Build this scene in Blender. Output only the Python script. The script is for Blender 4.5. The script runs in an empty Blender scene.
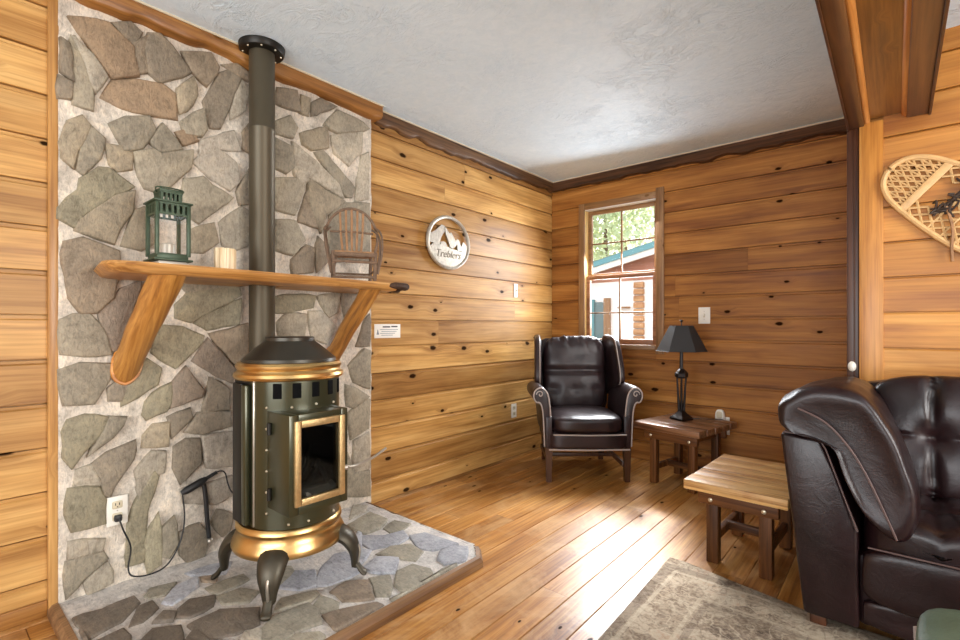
import bpy, bmesh, math, random
from mathutils import Vector, Matrix, noise
random.seed(7)
SC = bpy.context.scene
COL = SC.collection
PI = math.pi

# ---------------------------------------------------------------- geometry helpers
class MB:
    """collects shapes into one mesh"""
    def __init__(self):
        self.bm = bmesh.new()
    def merge(self, other, mat=None):
        me = bpy.data.meshes.new('tmp')
        other.to_mesh(me); other.free()
        if mat is not None: me.transform(mat)
        self.bm.from_mesh(me); bpy.data.meshes.remove(me)
        return self
    def box(self, x0, y0, z0, x1, y1, z1, bev=0.0, mat=None, seg=2):
        b = bmesh.new()
        bmesh.ops.create_cube(b, size=1)
        for v in b.verts:
            v.co = Vector(((x0+x1)/2+v.co.x*(x1-x0), (y0+y1)/2+v.co.y*(y1-y0), (z0+z1)/2+v.co.z*(z1-z0)))
        if bev: bmesh.ops.bevel(b, geom=b.edges[:], offset=bev, segments=seg, profile=.5, affect='EDGES')
        return self.merge(b, mat)
    def tube(self, pts, r, seg=10, closed=False, flat=1.0):
        pts = [Vector(p) for p in pts]; n = len(pts)
        R = r if isinstance(r, (list, tuple)) else [r]*n
        rings = []; up = None
        for i, p in enumerate(pts):
            if closed: t = pts[(i+1) % n]-pts[i-1]
            else: t = pts[min(i+1, n-1)]-pts[max(i-1, 0)]
            t.normalize()
            if up is None:
                a = Vector((0, 0, 1)) if abs(t.z) < .9 else Vector((1, 0, 0))
                up = (a-t*a.dot(t)).normalized()
            else:
                up = (up-t*up.dot(t)).normalized()
            s = t.cross(up)
            rings.append([self.bm.verts.new(p+(up*math.cos(2*PI*k/seg)*flat+s*math.sin(2*PI*k/seg))*R[i]) for k in range(seg)])
        m = n if closed else n-1
        for i in range(m):
            a, b = rings[i], rings[(i+1) % n]
            for k in range(seg):
                self.bm.faces.new((a[k], a[(k+1) % seg], b[(k+1) % seg], b[k]))
        if not closed:
            self.bm.faces.new(rings[0][::-1]); self.bm.faces.new(rings[-1])
        return self
    def lathe(self, prof, c=(0, 0, 0), seg=32, a0=0, a1=2*PI, sx=1, sy=1):
        full = abs(a1-a0-2*PI) < 1e-6
        m = seg if full else seg+1
        rings = []
        for r, z in prof:
            if r < 1e-5: rings.append([self.bm.verts.new((c[0], c[1], c[2]+z))]*m)
            else: rings.append([self.bm.verts.new((c[0]+sx*r*math.cos(a0+(a1-a0)*k/seg), c[1]+sy*r*math.sin(a0+(a1-a0)*k/seg), c[2]+z)) for k in range(m)])
        for i in range(len(rings)-1):
            a, b = rings[i], rings[i+1]
            for k in range(seg):
                q = []
                for v in (a[k], a[(k+1) % m], b[(k+1) % m], b[k]):
                    if v not in q: q.append(v)
                if len(q) > 2: self.bm.faces.new(q)
        return self
    def prism(self, poly, axis, lo, hi, bev=0.0, mat=None):
        """poly: 2D outline, extruded along axis ('x': (y,z), 'y': (x,z), 'z': (x,y))"""
        b = bmesh.new()
        def P(a, c, h):
            return {'x': (h, a, c), 'y': (a, h, c), 'z': (a, c, h)}[axis]
        A = [b.verts.new(P(p[0], p[1], lo)) for p in poly]
        Bv = [b.verts.new(P(p[0], p[1], hi)) for p in poly]
        n = len(poly)
        b.faces.new(A[::-1]); b.faces.new(Bv)
        for i in range(n):
            b.faces.new((A[i], A[(i+1) % n], Bv[(i+1) % n], Bv[i]))
        bmesh.ops.recalc_face_normals(b, faces=b.faces[:])
        if bev: bmesh.ops.bevel(b, geom=b.edges[:], offset=bev, segments=2, profile=.5, affect='EDGES')
        return self.merge(b, mat)
    def loft(self, rings, closed=True, cap=True):
        vs = [[self.bm.verts.new(p) for p in r] for r in rings]
        for a, b in zip(vs, vs[1:]):
            n = len(a)
            for k in range(n if closed else n-1):
                self.bm.faces.new((a[k], a[(k+1) % n], b[(k+1) % n], b[k]))
        if cap:
            self.bm.faces.new(vs[0][::-1]); self.bm.faces.new(vs[-1])
        return self
    def sphere(self, c, r, seg=12, s=(1, 1, 1)):
        b = bmesh.new()
        bmesh.ops.create_uvsphere(b, u_segments=seg, v_segments=max(6, seg*2//3), radius=1)
        for v in b.verts: v.co = Vector((c[0]+v.co.x*r*s[0], c[1]+v.co.y*r*s[1], c[2]+v.co.z*r*s[2]))
        return self.merge(b)
    def cushion(self, c, size, n=14, e=5.0, puff=(0, 0, 0), wr=0.0, ws=6.0, fn=None, mat=None, seed=0.0):
        """rounded, puffed and wrinkled block"""
        b = bmesh.new()
        bmesh.ops.create_cube(b, size=2)
        bmesh.ops.subdivide_edges(b, edges=b.edges[:], cuts=n, use_grid_fill=True)
        for v in b.verts:
            p = v.co.copy()
            L = (abs(p.x)**e+abs(p.y)**e+abs(p.z)**e)**(1/e)
            q = p/L
            w = Vector((1-q.x**2, 1-q.y**2, 1-q.z**2))
            q2 = Vector((q.x*(1+puff[0]*max(0, w.y)*max(0, w.z)), q.y*(1+puff[1]*max(0, w.x)*max(0, w.z)), q.z*(1+puff[2]*max(0, w.x)*max(0, w.y))))
            r = Vector((q2.x*size[0]/2, q2.y*size[1]/2, q2.z*size[2]/2))
            if fn: r = fn(r, q)
            if wr:
                d = noise.noise(Vector((r.x*ws+seed, r.y*ws, r.z*ws)))+.5*noise.noise(Vector((r.x*ws*2.3, r.y*ws*2.3+seed, r.z*ws*2.3)))
                r += q.normalized()*d*wr
            v.co = Vector(c)+r
        return self.merge(b, mat)
    def build(self, name, mat, parent=None, smooth=True, subsurf=0, angle=40):
        bm = self.bm
        bmesh.ops.recalc_face_normals(bm, faces=bm.faces[:])
        me = bpy.data.meshes.new(name)
        bm.to_mesh(me); bm.free()
        o = bpy.data.objects.new(name, me)
        COL.objects.link(o)
        if mat is not None: me.materials.append(mat)
        if smooth:
            for p in me.polygons: p.use_smooth = True
            if angle is not None and not subsurf:
                me.set_sharp_from_angle(angle=math.radians(angle))
        if subsurf:
            m = o.modifiers.new('sub', 'SUBSURF'); m.levels = subsurf; m.render_levels = subsurf
        if parent is not None: o.parent = parent
        return o

def tag(o, label=None, cat=None, group=None, kind=None):
    if label: o['label'] = label
    if cat: o['category'] = cat
    if group: o['group'] = group
    if kind: o['kind'] = kind
    return o
def thing(name, label, cat, loc=(0, 0, 0), rz=0.0, group=None):
    o = bpy.data.objects.new(name, None); COL.objects.link(o)
    o.empty_display_size = .05
    o.location = loc; o.rotation_euler = (0, 0, rz)
    return tag(o, label, cat, group)
def struct(o): o['kind'] = 'structure'; return o
def children(o): return [c for c in bpy.data.objects if c.parent == o]
def copy_tree(o, parent=None):
    c = o.copy(); COL.objects.link(c)
    if parent is not None: c.parent = parent
    for ch in children(o): copy_tree(ch, c)
    return c
def catmull(pts, n=6, closed=False):
    pts = [Vector(p) for p in pts]; out = []; N = len(pts)
    for i in range(N if closed else N-1):
        if closed: a, b, c, d = pts[i-1], pts[i], pts[(i+1) % N], pts[(i+2) % N]
        else: a, b, c, d = pts[max(i-1, 0)], pts[i], pts[i+1], pts[min(i+2, N-1)]
        for k in range(n):
            t = k/n
            out.append(.5*((2*b)+(c-a)*t+(2*a-5*b+4*c-d)*t*t+(3*b-a-3*c+d)*t**3))
    if not closed: out.append(pts[-1])
    return out

# ---------------------------------------------------------------- materials
def lin(c):
    return tuple((x/12.92 if x <= .04045 else ((x+.055)/1.055)**2.4) for x in [v/255 for v in c])+(1,)
class NT:
    def __init__(self, name):
        self.m = bpy.data.materials.new(name); self.m.use_nodes = True
        self.t = self.m.node_tree; self.n = self.t.nodes; self.l = self.t.links
        self.b = self.n['Principled BSDF']
    def add(self, kind, **kw):
        n = self.n.new(kind)
        for k, v in kw.items():
            if k in n.inputs: n.inputs[k].default_value = v
            else: setattr(n, k, v)
        return n
    def link(self, a, b): self.l.new(a, b)
    def math(self, op, a, b=None, c=None, clamp=False):
        n = self.n.new('ShaderNodeMath'); n.operation = op; n.use_clamp = clamp
        for i, v in enumerate((a, b, c)):
            if v is None: continue
            if isinstance(v, (int, float)): n.inputs[i].default_value = v
            else: self.link(v, n.inputs[i])
        return n.outputs[0]
    def ramp(self, fac, stops):
        n = self.n.new('ShaderNodeValToRGB'); e = n.color_ramp.elements
        while len(e) < len(stops): e.new(.5)
        for x, (p, c) in zip(e, stops): x.position = p; x.color = c
        self.link(fac, n.inputs[0]); return n.outputs[0]
    def mix(self, fac, a, b, mode='MIX'):
        n = self.n.new('ShaderNodeMix'); n.data_type = 'RGBA'; n.blend_type = mode
        for s, v in ((0, fac), (6, a), (7, b)):
            if isinstance(v, (int, float)): n.inputs[s].default_value = v
            elif isinstance(v, tuple): n.inputs[s].default_value = v
            else: self.link(v, n.inputs[s])
        return n.outputs[2]
    def mapping(self, src, scale, loc=(0, 0, 0)):
        n = self.add('ShaderNodeMapping'); n.inputs['Scale'].default_value = scale; n.inputs['Location'].default_value = loc
        self.link(src, n.inputs[0]); return n.outputs[0]
    def noise(self, vec, scale=5, detail=3, rough=.5, dist=0.0):
        n = self.add('ShaderNodeTexNoise', Scale=scale, Detail=detail, Roughness=rough, Distortion=dist)
        self.link(vec, n.inputs['Vector']); return n.outputs[0]
    def bump(self, h, strength=.3, dist=.01, prev=None):
        n = self.add('ShaderNodeBump'); n.inputs['Strength'].default_value = strength; n.inputs['Distance'].default_value = dist
        self.link(h, n.inputs['Height'])
        if prev is not None: self.link(prev, n.inputs['Normal'])
        return n.outputs[0]
    def done(self, color=None, rough=None, metal=None, normal=None, coat=None, spec=None):
        for k, v in (('Base Color', color), ('Roughness', rough), ('Metallic', metal), ('Normal', normal), ('Coat Weight', coat), ('Specular IOR Level', spec), ('Coat Roughness', .22)):
            if v is None: continue
            if isinstance(v, (int, float, tuple)): self.b.inputs[k].default_value = v
            else: self.link(v, self.b.inputs[k])
        return self.m

def wood(name, dark, mid, light, axis=None, rough=.42, coat=0.0, knots=1.0, knot_size=1.0, tint=.35, grain=1.0, wear=None, spec=.5, knot_dens=.5):
    """board wood: UV when axis is None (u along the grain, v across), else object space with the grain along axis"""
    t = NT(name)
    tc = t.add('ShaderNodeTexCoord')
    if axis is None: vec = tc.outputs['UV']
    else:
        mp = t.add('ShaderNodeMapping')
        mp.inputs['Rotation'].default_value = {'x': (0, 0, 0), 'y': (0, 0, PI/2), 'z': (0, PI/2, 0), 'd': (0, PI/4, 0)}[axis]
        oi = t.add('ShaderNodeObjectInfo')
        cb = t.add('ShaderNodeCombineXYZ')
        for i in range(3): t.link(t.math('MULTIPLY', oi.outputs['Random'], 7.3+3.1*i), cb.inputs[i])
        t.link(tc.outputs['Object'], mp.inputs[0]); t.link(cb.outputs[0], mp.inputs['Location'])
        vec = mp.outputs[0]
    # knots
    kv = t.mapping(vec, (3.4, 6.4, 6.4 if axis else 1))
    vo = t.add('ShaderNodeTexVoronoi'); vo.voronoi_dimensions = '2D' if axis is None else '3D'
    vo.inputs['Scale'].default_value = 1.0
    t.link(kv, vo.inputs['Vector'])
    sep = t.add('ShaderNodeSeparateColor'); t.link(vo.outputs['Color'], sep.inputs[0])
    on = t.math('GREATER_THAN', sep.outputs[0], knot_dens)
    rad = t.math('MULTIPLY', t.math('MULTIPLY_ADD', sep.outputs[1], .075, .03), on)
    d = t.math('ADD', vo.outputs['Distance'], t.math('MULTIPLY', t.math('SUBTRACT', t.noise(vec, 40, 2), .5), .05))
    core = t.math('SUBTRACT', 1.0, t.math('DIVIDE', d, t.math('MULTIPLY_ADD', rad, knot_size, 1e-4)), clamp=True)
    core = t.math('MULTIPLY', t.math('MULTIPLY', core, 2.6, clamp=True), on)
    halo = t.math('MULTIPLY', t.math('SUBTRACT', 1.0, t.math('DIVIDE', d, t.math('MULTIPLY_ADD', rad, 3.2*knot_size, 1e-4)), clamp=True), on)
    # grain that bends round the knots
    sx = t.add('ShaderNodeSeparateXYZ'); t.link(vec, sx.inputs[0])
    cx = t.add('ShaderNodeCombineXYZ')
    t.link(sx.outputs[0], cx.inputs[0])
    t.link(t.math('ADD', sx.outputs[1], t.math('MULTIPLY', halo, .03)), cx.inputs[1])
    t.link(sx.outputs[2], cx.inputs[2])
    g1 = t.noise(t.mapping(cx.outputs[0], (1.1, 13, 13)), 1.0, 4, .55, .6)
    g2 = t.noise(t.mapping(cx.outputs[0], (2.2, 70, 70)), 1.0, 3, .6, .3)
    g3 = t.noise(t.mapping(cx.outputs[0], (.7, 3, 3)), 1.0, 2, .5)
    f = t.math('ADD', t.math('MULTIPLY', g1, .62), t.math('ADD', t.math('MULTIPLY', g2, .22*grain), t.math('MULTIPLY', g3, .22)))
    c = t.ramp(f, [(.36, lin(dark)), (.52, lin(mid)), (.68, lin(light))])
    at = t.add('ShaderNodeAttribute', attribute_name='tone')
    if axis is None:
        tone = t.ramp(at.outputs['Fac'], [(0, (1-tint, 1-tint*1.15, 1-tint*1.3, 1)), (.5, (1, 1, 1, 1)), (1, (1+tint*.35, 1+tint*.45, 1+tint*.55, 1))])
        c = t.mix(1.0, c, tone, 'MULTIPLY')
    fine = t.ramp(g2, [(.36, (.66, .60, .54, 1)), (.52, (1, 1, 1, 1)), (.68, (1.14, 1.14, 1.12, 1))])
    c = t.mix(min(1.0, .5*grain), c, fine, 'MULTIPLY')
    blot = t.ramp(t.noise(t.mapping(cx.outputs[0], (1.6, 5, 5)), 1.0, 3, .6, .4), [(.34, (.70, .63, .55, 1)), (.52, (1, 1, 1, 1)), (.7, (1.1, 1.1, 1.08, 1))])
    c = t.mix(.65, c, blot, 'MULTIPLY')
    if wear:
        wn = t.noise(vec, 2.6, 6, .7, .8)
        c = t.mix(t.math('MULTIPLY', t.math('SUBTRACT', wn, .48, clamp=True), 3.2, clamp=True), c, lin(wear))
    c = t.mix(t.math('MULTIPLY', halo, .35*knots), c, lin((96, 52, 18)))
    c = t.mix(t.math('MULTIPLY', core, .95*knots), c, lin((26, 12, 6)))
    nrm = t.bump(f, .12*grain, .004)
    rg = t.math('ADD', t.math('MULTIPLY_ADD', g1, .25, rough-.12), t.math('MULTIPLY', core, .4), clamp=True)
    spec = t.math('MULTIPLY', t.math('SUBTRACT', 1.0, t.math('MULTIPLY', core, .9)), spec)
    return t.done(c, rg, normal=nrm, coat=coat, spec=spec)

def plain(name, c, rough=.5, metal=0.0, bump=0.0, bscale=60, var=0.0, vscale=8, coat=0.0, spec=None):
    t = NT(name); col = lin(c)
    tc = t.add('ShaderNodeTexCoord').outputs['Object']
    out = col; nr = None
    if var:
        n = t.noise(tc, vscale, 5, .6)
        k = lambda s: tuple(min(1, x*s) for x in col[:3])+(1,)
        out = t.ramp(n, [(.3, k(1-var)), (.55, col), (.75, k(1+var))])
    if bump: nr = t.bump(t.noise(tc, bscale, 4, .6), bump, .004)
    return t.done(out, rough, metal, nr, coat, spec)

def leather(name, c, c2, rough=.36, bump=.25):
    t = NT(name)
    tc = t.add('ShaderNodeTexCoord').outputs['Object']
    n = t.noise(tc, 5, 4, .6, .4)
    col = t.ramp(n, [(.35, lin(c)), (.7, lin(c2))])
    vo = t.add('ShaderNodeTexVoronoi', Scale=260.0); t.link(tc, vo.inputs['Vector'])
    b1 = t.bump(t.noise(tc, 14, 5, .65, 1.2), bump, .012)
    b2 = t.bump(vo.outputs['Distance'], .08, .002, b1)
    return t.done(col, t.math('MULTIPLY_ADD', n, .25, rough-.1), normal=b2, coat=.08, spec=.42)

M = {}
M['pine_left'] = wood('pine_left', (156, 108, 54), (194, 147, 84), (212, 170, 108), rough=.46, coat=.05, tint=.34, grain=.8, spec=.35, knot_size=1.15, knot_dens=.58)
M['pine_back'] = wood('pine_back', (128, 76, 30), (164, 108, 48), (186, 130, 66), rough=.5, coat=.0, tint=.3, grain=.7, spec=.3, knot_size=1.15, knot_dens=.58)  # darker boards: partly the backlit wall's shade put into the colour
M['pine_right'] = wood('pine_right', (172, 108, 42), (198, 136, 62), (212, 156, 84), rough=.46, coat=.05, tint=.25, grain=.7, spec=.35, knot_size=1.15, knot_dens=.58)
M['pine_trim'] = wood('pine_trim', (158, 108, 54), (192, 142, 80), (208, 162, 100), axis='z', rough=.4, coat=.1)
M['crown_light'] = wood('crown_light', (112, 70, 30), (150, 100, 46), (176, 126, 66), axis='y', rough=.42, coat=.1, knots=.5)
M['crown_dark'] = wood('crown_dark', (44, 28, 16), (78, 52, 30), (112, 80, 50), axis='y', rough=.5, knots=.5, grain=1.5)
M['crown_dark_x'] = wood('crown_dark_x', (40, 24, 13), (68, 42, 22), (98, 62, 36), axis='x', rough=.5, knots=.5, grain=1.5)
M['post_dark'] = wood('post_dark', (48, 24, 12), (74, 40, 20), (98, 56, 30), axis='z', rough=.4)
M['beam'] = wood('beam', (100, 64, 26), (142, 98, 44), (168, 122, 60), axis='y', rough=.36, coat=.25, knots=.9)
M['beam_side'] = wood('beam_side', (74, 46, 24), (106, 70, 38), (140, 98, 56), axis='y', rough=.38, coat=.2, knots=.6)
M['round'] = wood('round', (176, 106, 44), (206, 138, 66), (222, 160, 90), axis='y', rough=.38, coat=.2, knots=.2)
M['floor'] = wood('floor', (112, 66, 22), (166, 110, 48), (198, 148, 82), rough=.36, coat=.35, tint=.3, grain=1.2, wear=(200, 160, 112), knot_size=.8, spec=.6, knot_dens=.72)
M['casing'] = wood('casing', (112, 80, 48), (142, 104, 66), (164, 126, 86), axis='z', rough=.42, knots=.4)
M['casing_x'] = wood('casing_x', (116, 82, 48), (146, 108, 68), (168, 130, 88), axis='x', rough=.42, knots=.4)
M['jamb'] = wood('jamb', (196, 160, 96), (220, 188, 124), (232, 206, 150), axis='z', rough=.45, knots=.2)
M['sash'] = wood('sash', (120, 76, 46), (150, 100, 64), (172, 122, 84), axis='x', rough=.45, knots=.1)
M['shelf'] = wood('shelf', (100, 60, 24), (162, 110, 52), (200, 150, 88), axis='y', rough=.4, coat=.12, grain=1.6)
M['log'] = wood('log', (110, 66, 24), (166, 112, 48), (198, 146, 76), axis='d', rough=.42, coat=.12, knots=.8, grain=1.2)
M['bark'] = plain('bark', (66, 44, 28), .8, bump=.8, bscale=50, var=.4, vscale=30)
M['table_top'] = wood('table_top', (74, 42, 18), (162, 110, 54), (206, 160, 98), axis='x', rough=.5, grain=2.2, wear=(206, 168, 112), knots=1)
M['table_dark'] = wood('table_dark', (44, 24, 10), (84, 50, 22), (118, 74, 36), axis='z', rough=.5, knots=.5, grain=1.6, spec=.3)
M['table_dark_x'] = wood('table_dark_x', (40, 22, 10), (76, 44, 20), (106, 66, 32), axis='x', rough=.5, knots=.5, grain=1.6, spec=.3)
M['table2_top'] = wood('table2_top', (54, 30, 16), (96, 60, 36), (136, 96, 66), axis='x', rough=.36, coat=.3, grain=1.8, knots=.6)
M['chair_leg'] = wood('chair_leg', (44, 24, 14), (66, 38, 22), (88, 54, 32), axis='z', rough=.36, coat=.2, knots=0)
M['chair_leather'] = leather('chair_leather', (28, 16, 17), (46, 29, 30), .38, .2)
M['sofa_leather'] = leather('sofa_leather', (22, 9, 10), (37, 17, 18), .34, .17)
M['green_leather'] = leather('green_leather', (70, 86, 68), (94, 110, 90), .45, .2)
M['piping'] = plain('piping', (164, 150, 142), .4, spec=.6)
M['stitch'] = plain('stitch', (86, 66, 62), .5)
M['iron'] = plain('iron', (72, 66, 54), .42, .6, bump=.1, bscale=90, var=.2)
M['pipe'] = plain('pipe', (88, 80, 64), .45, .5, var=.08, vscale=4)
M['flange'] = plain('flange', (34, 31, 26), .4, .5)
M['enamel'] = plain('enamel', (62, 62, 42), .3, .5, var=.08, coat=.3)
M['enamel_side'] = plain('enamel_side', (58, 60, 42), .32, .4, coat=.2)
M['black_panel'] = plain('black_panel', (20, 20, 18), .45, .2)
M['hat'] = plain('hat', (62, 58, 50), .36, .6)
M['gold'] = plain('gold', (212, 176, 116), .3, 1.0, bump=.05, bscale=20, var=.12, vscale=10)
M['gold_frame'] = plain('gold_frame', (204, 174, 124), .34, .8, bump=.5, bscale=160, var=.2, vscale=60)
M['rivet'] = plain('rivet', (210, 200, 176), .3, .8)
M['steel'] = plain('steel', (176, 168, 156), .35, .8)
M['char'] = plain('char', (34, 30, 28), .9, bump=.5, bscale=40, var=.4)
M['ash'] = plain('ash', (170, 158, 146), .95, bump=.7, bscale=80, var=.3, vscale=40)
M['firebox'] = plain('firebox', (12, 12, 12), .9, var=.3, spec=.1)
M['lantern'] = plain('lantern', (62, 78, 58), .42, .3, bump=.2, bscale=120, var=.25, vscale=40)
M['tin'] = plain('tin', (190, 184, 172), .4, .3)
M['white_plastic'] = plain('white_plastic', (232, 226, 214), .4)
M['cream'] = plain('cream', (208, 196, 168), .6)
M['slot'] = plain('slot', (40, 36, 32), .6)
M['cable'] = plain('cable', (28, 27, 27), .45)
M['shade'] = plain('shade', (34, 32, 32), .7, bump=.2, bscale=300)
M['bronze'] = plain('bronze', (36, 30, 28), .38, .6, bump=.15, bscale=80)
M['pewter'] = plain('pewter', (190, 182, 168), .38, .55, bump=.4, bscale=90, var=.25, vscale=40)
M['engraved'] = plain('engraved', (134, 126, 112), .5, .4)
M['paper'] = plain('paper', (236, 232, 224), .6)
M['ink'] = plain('ink', (124, 132, 142), .7)
M['ink_dark'] = plain('ink_dark', (84, 78, 78), .7)
M['rawhide'] = plain('rawhide', (206, 166, 110), .5, bump=.2, bscale=80, var=.2, vscale=30)
M['ash_rim'] = plain('ash_rim', (214, 172, 116), .45, bump=.2, bscale=60, var=.18, vscale=20)
M['binding'] = plain('binding', (58, 42, 30), .7, var=.3, vscale=40)
M['twig'] = plain('twig', (116, 92, 72), .75, bump=.7, bscale=90, var=.35, vscale=40)
M['twig_seat'] = plain('twig_seat', (164, 122, 84), .7, bump=.5, bscale=70, var=.3, vscale=30)
M['teal'] = plain('teal', (88, 142, 150), .5)
M['fascia_white'] = plain('fascia_white', (226, 226, 222), .6)
M['siding'] = wood('siding', (150, 98, 78), (178, 124, 102), (196, 146, 124), axis='x', rough=.7, knots=.2)
M['siding_log'] = wood('siding_log', (150, 104, 70), (186, 140, 98), (206, 166, 124), axis='x', rough=.7, knots=.4)
M['painted'] = plain('painted', (236, 236, 234), .7)
M['roof'] = plain('roof', (96, 120, 124), .7)
M['ground'] = plain('ground', (120, 112, 96), .95, var=.3, vscale=2)
M['foliage'] = plain('foliage', (172, 182, 140), .7, var=.35, vscale=2)  # outdoor overexposure is put into both pale leaf colours
M['foliage_pale'] = plain('foliage_pale', (220, 224, 184), .7, var=.35, vscale=2)
M['trunk'] = plain('trunk', (92, 76, 60), .9, bump=.6, bscale=20, var=.3)

def glass_mat(name, tint=(1, 1, 1, 1), gloss=.06):
    t = NT(name)
    tr = t.add('ShaderNodeBsdfTransparent'); tr.inputs[0].default_value = tint
    gl = t.add('ShaderNodeBsdfGlossy'); gl.inputs['Roughness'].default_value = .03
    mx = t.add('ShaderNodeMixShader')
    fr = t.add('ShaderNodeLayerWeight'); fr.inputs[0].default_value = .5
    t.link(t.math('MULTIPLY_ADD', t.math('POWER', fr.outputs[1], 4.0), .8, gloss*.6, clamp=True), mx.inputs[0]); t.link(tr.outputs[0], mx.inputs[1]); t.link(gl.outputs[0], mx.inputs[2])
    t.link(mx.outputs[0], t.n['Material Output'].inputs[0])
    return t.m
M['glass'] = glass_mat('glass')
M['stove_glass'] = glass_mat('stove_glass', (.45, .47, .47, 1))

def ceiling_mat():
    t = NT('ceiling_plaster')
    tc = t.add('ShaderNodeTexCoord').outputs['Object']
    n1 = t.noise(t.mapping(tc, (1, 1.7, 1)), 4.5, 7, .62, 2.2)
    n2 = t.noise(tc, 26, 4, .6, .8)
    msk = t.math('MULTIPLY', t.math('SUBTRACT', t.noise(tc, 3.1, 3, .6), .42, clamp=True), 4, clamp=True)
    rid = t.math('SUBTRACT', 1.0, t.math('MULTIPLY', t.math('ABSOLUTE', t.math('SUBTRACT', n1, .5)), 14, clamp=True), clamp=True)
    h = t.math('ADD', t.math('MULTIPLY', t.math('MULTIPLY', rid, msk), .7), t.math('ADD', t.math('MULTIPLY', n2, .22), t.math('MULTIPLY', n1, .7)))
    c = t.ramp(n2, [(.3, lin((218, 237, 250))), (.7, lin((228, 244, 255)))])
    return t.done(c, .6, normal=t.bump(h, .55, .014), spec=.4)
M['ceiling'] = ceiling_mat()

def stone_mat(name, horiz=False):
    t = NT(name)
    tc = t.add('ShaderNodeTexCoord').outputs['Object']
    at = t.add('ShaderNodeAttribute', attribute_name='tone')
    n1 = t.noise(tc, 9, 6, .65, .8)
    n2 = t.noise(tc, 60, 5, .7)
    k = t.ramp(t.math('ADD', t.math('MULTIPLY', n1, .6), t.math('MULTIPLY', n2, .4)), [(.32, (.55, .54, .52, 1)), (.5, (1, 1, 1, 1)), (.68, (1.4, 1.36, 1.28, 1))])
    c = t.mix(1.0, at.outputs['Color'], k, 'MULTIPLY')
    n3 = t.noise(t.mapping(tc, (1, 2.4, 1)), 26, 6, .72, 1.6)
    c = t.mix(.7, c, t.ramp(n3, [(.36, (.62, .60, .57, 1)), (.5, (1, 1, 1, 1)), (.66, (1.15, 1.15, 1.14, 1))]), 'MULTIPLY')
    nr = t.bump(n1, .6, .012, t.bump(n3, .6, .010, t.bump(n2, .4, .004)))
    return t.done(c, .62, normal=nr, spec=.4)
M['stone'] = stone_mat('stone')

def rug_mat():
    t = NT('rug_weave')
    tc = t.add('ShaderNodeTexCoord').outputs['Object']
    sx = t.add('ShaderNodeSeparateXYZ'); t.link(tc, sx.inputs[0])
    # worn arabesque ornament: thin winding lines over mottled fields
    wornn = t.noise(tc, 5, 5, .7)
    def lines(scale, width, seed):
        n = t.noise(t.mapping(tc, (1, 1, 1), (seed, seed*2, 0)), scale, 2, .45, .5)
        return t.math('SUBTRACT', 1.0, t.math('DIVIDE', t.math('ABSOLUTE', t.math('SUBTRACT', n, .5)), width), clamp=True)
    l1, l2 = lines(11, .022, 3.0), lines(19, .03, 7.0)
    v1 = t.add('ShaderNodeTexVoronoi', Scale=9.0); v1.inputs['Randomness'].default_value = .7
    t.link(tc, v1.inputs['Vector'])
    vs_ = t.add('ShaderNodeSeparateColor'); t.link(v1.outputs['Color'], vs_.inputs[0])
    rings = l1
    base = t.ramp(t.math('ADD', t.math('MULTIPLY', vs_.outputs[0], .16), t.math('ADD', t.math('MULTIPLY', wornn, .5), t.math('MULTIPLY', t.noise(tc, 70, 3, .7), .42))), [(.38, lin((98, 84, 72))), (.48, lin((148, 132, 114))), (.60, lin((184, 170, 150))), (.74, lin((172, 144, 122)))])
    c = t.mix(t.math('MULTIPLY', l1, .7), base, lin((196, 182, 160)))
    c = t.mix(t.math('MULTIPLY', l2, .42), c, lin((84, 70, 62)))
    # border band of darker fill with pale guard stripes
    ex = t.math('MINIMUM', t.math('SUBTRACT', sx.outputs[0], 1.66), t.math('SUBTRACT', 2.27, sx.outputs[1]))
    for lo, hi, colr, k in ((.00, .045, (96, 86, 78), .6), (.05, .065, (200, 188, 168), .7), (.2, .215, (196, 182, 160), .7), (.225, .25, (92, 78, 70), .5)):
        msk = t.math('MULTIPLY', t.math('GREATER_THAN', ex, lo), t.math('LESS_THAN', ex, hi))
        c = t.mix(t.math('MULTIPLY', t.math('MULTIPLY', msk, k), t.math('MULTIPLY_ADD', wornn, 1.2, 0, clamp=True)), c, lin(colr))
    nr = t.bump(t.noise(tc, 300, 2, .5), .5, .004, t.bump(rings, .15, .003))
    return t.done(c, .9, normal=nr, spec=.15)
M['rug'] = rug_mat()

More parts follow.
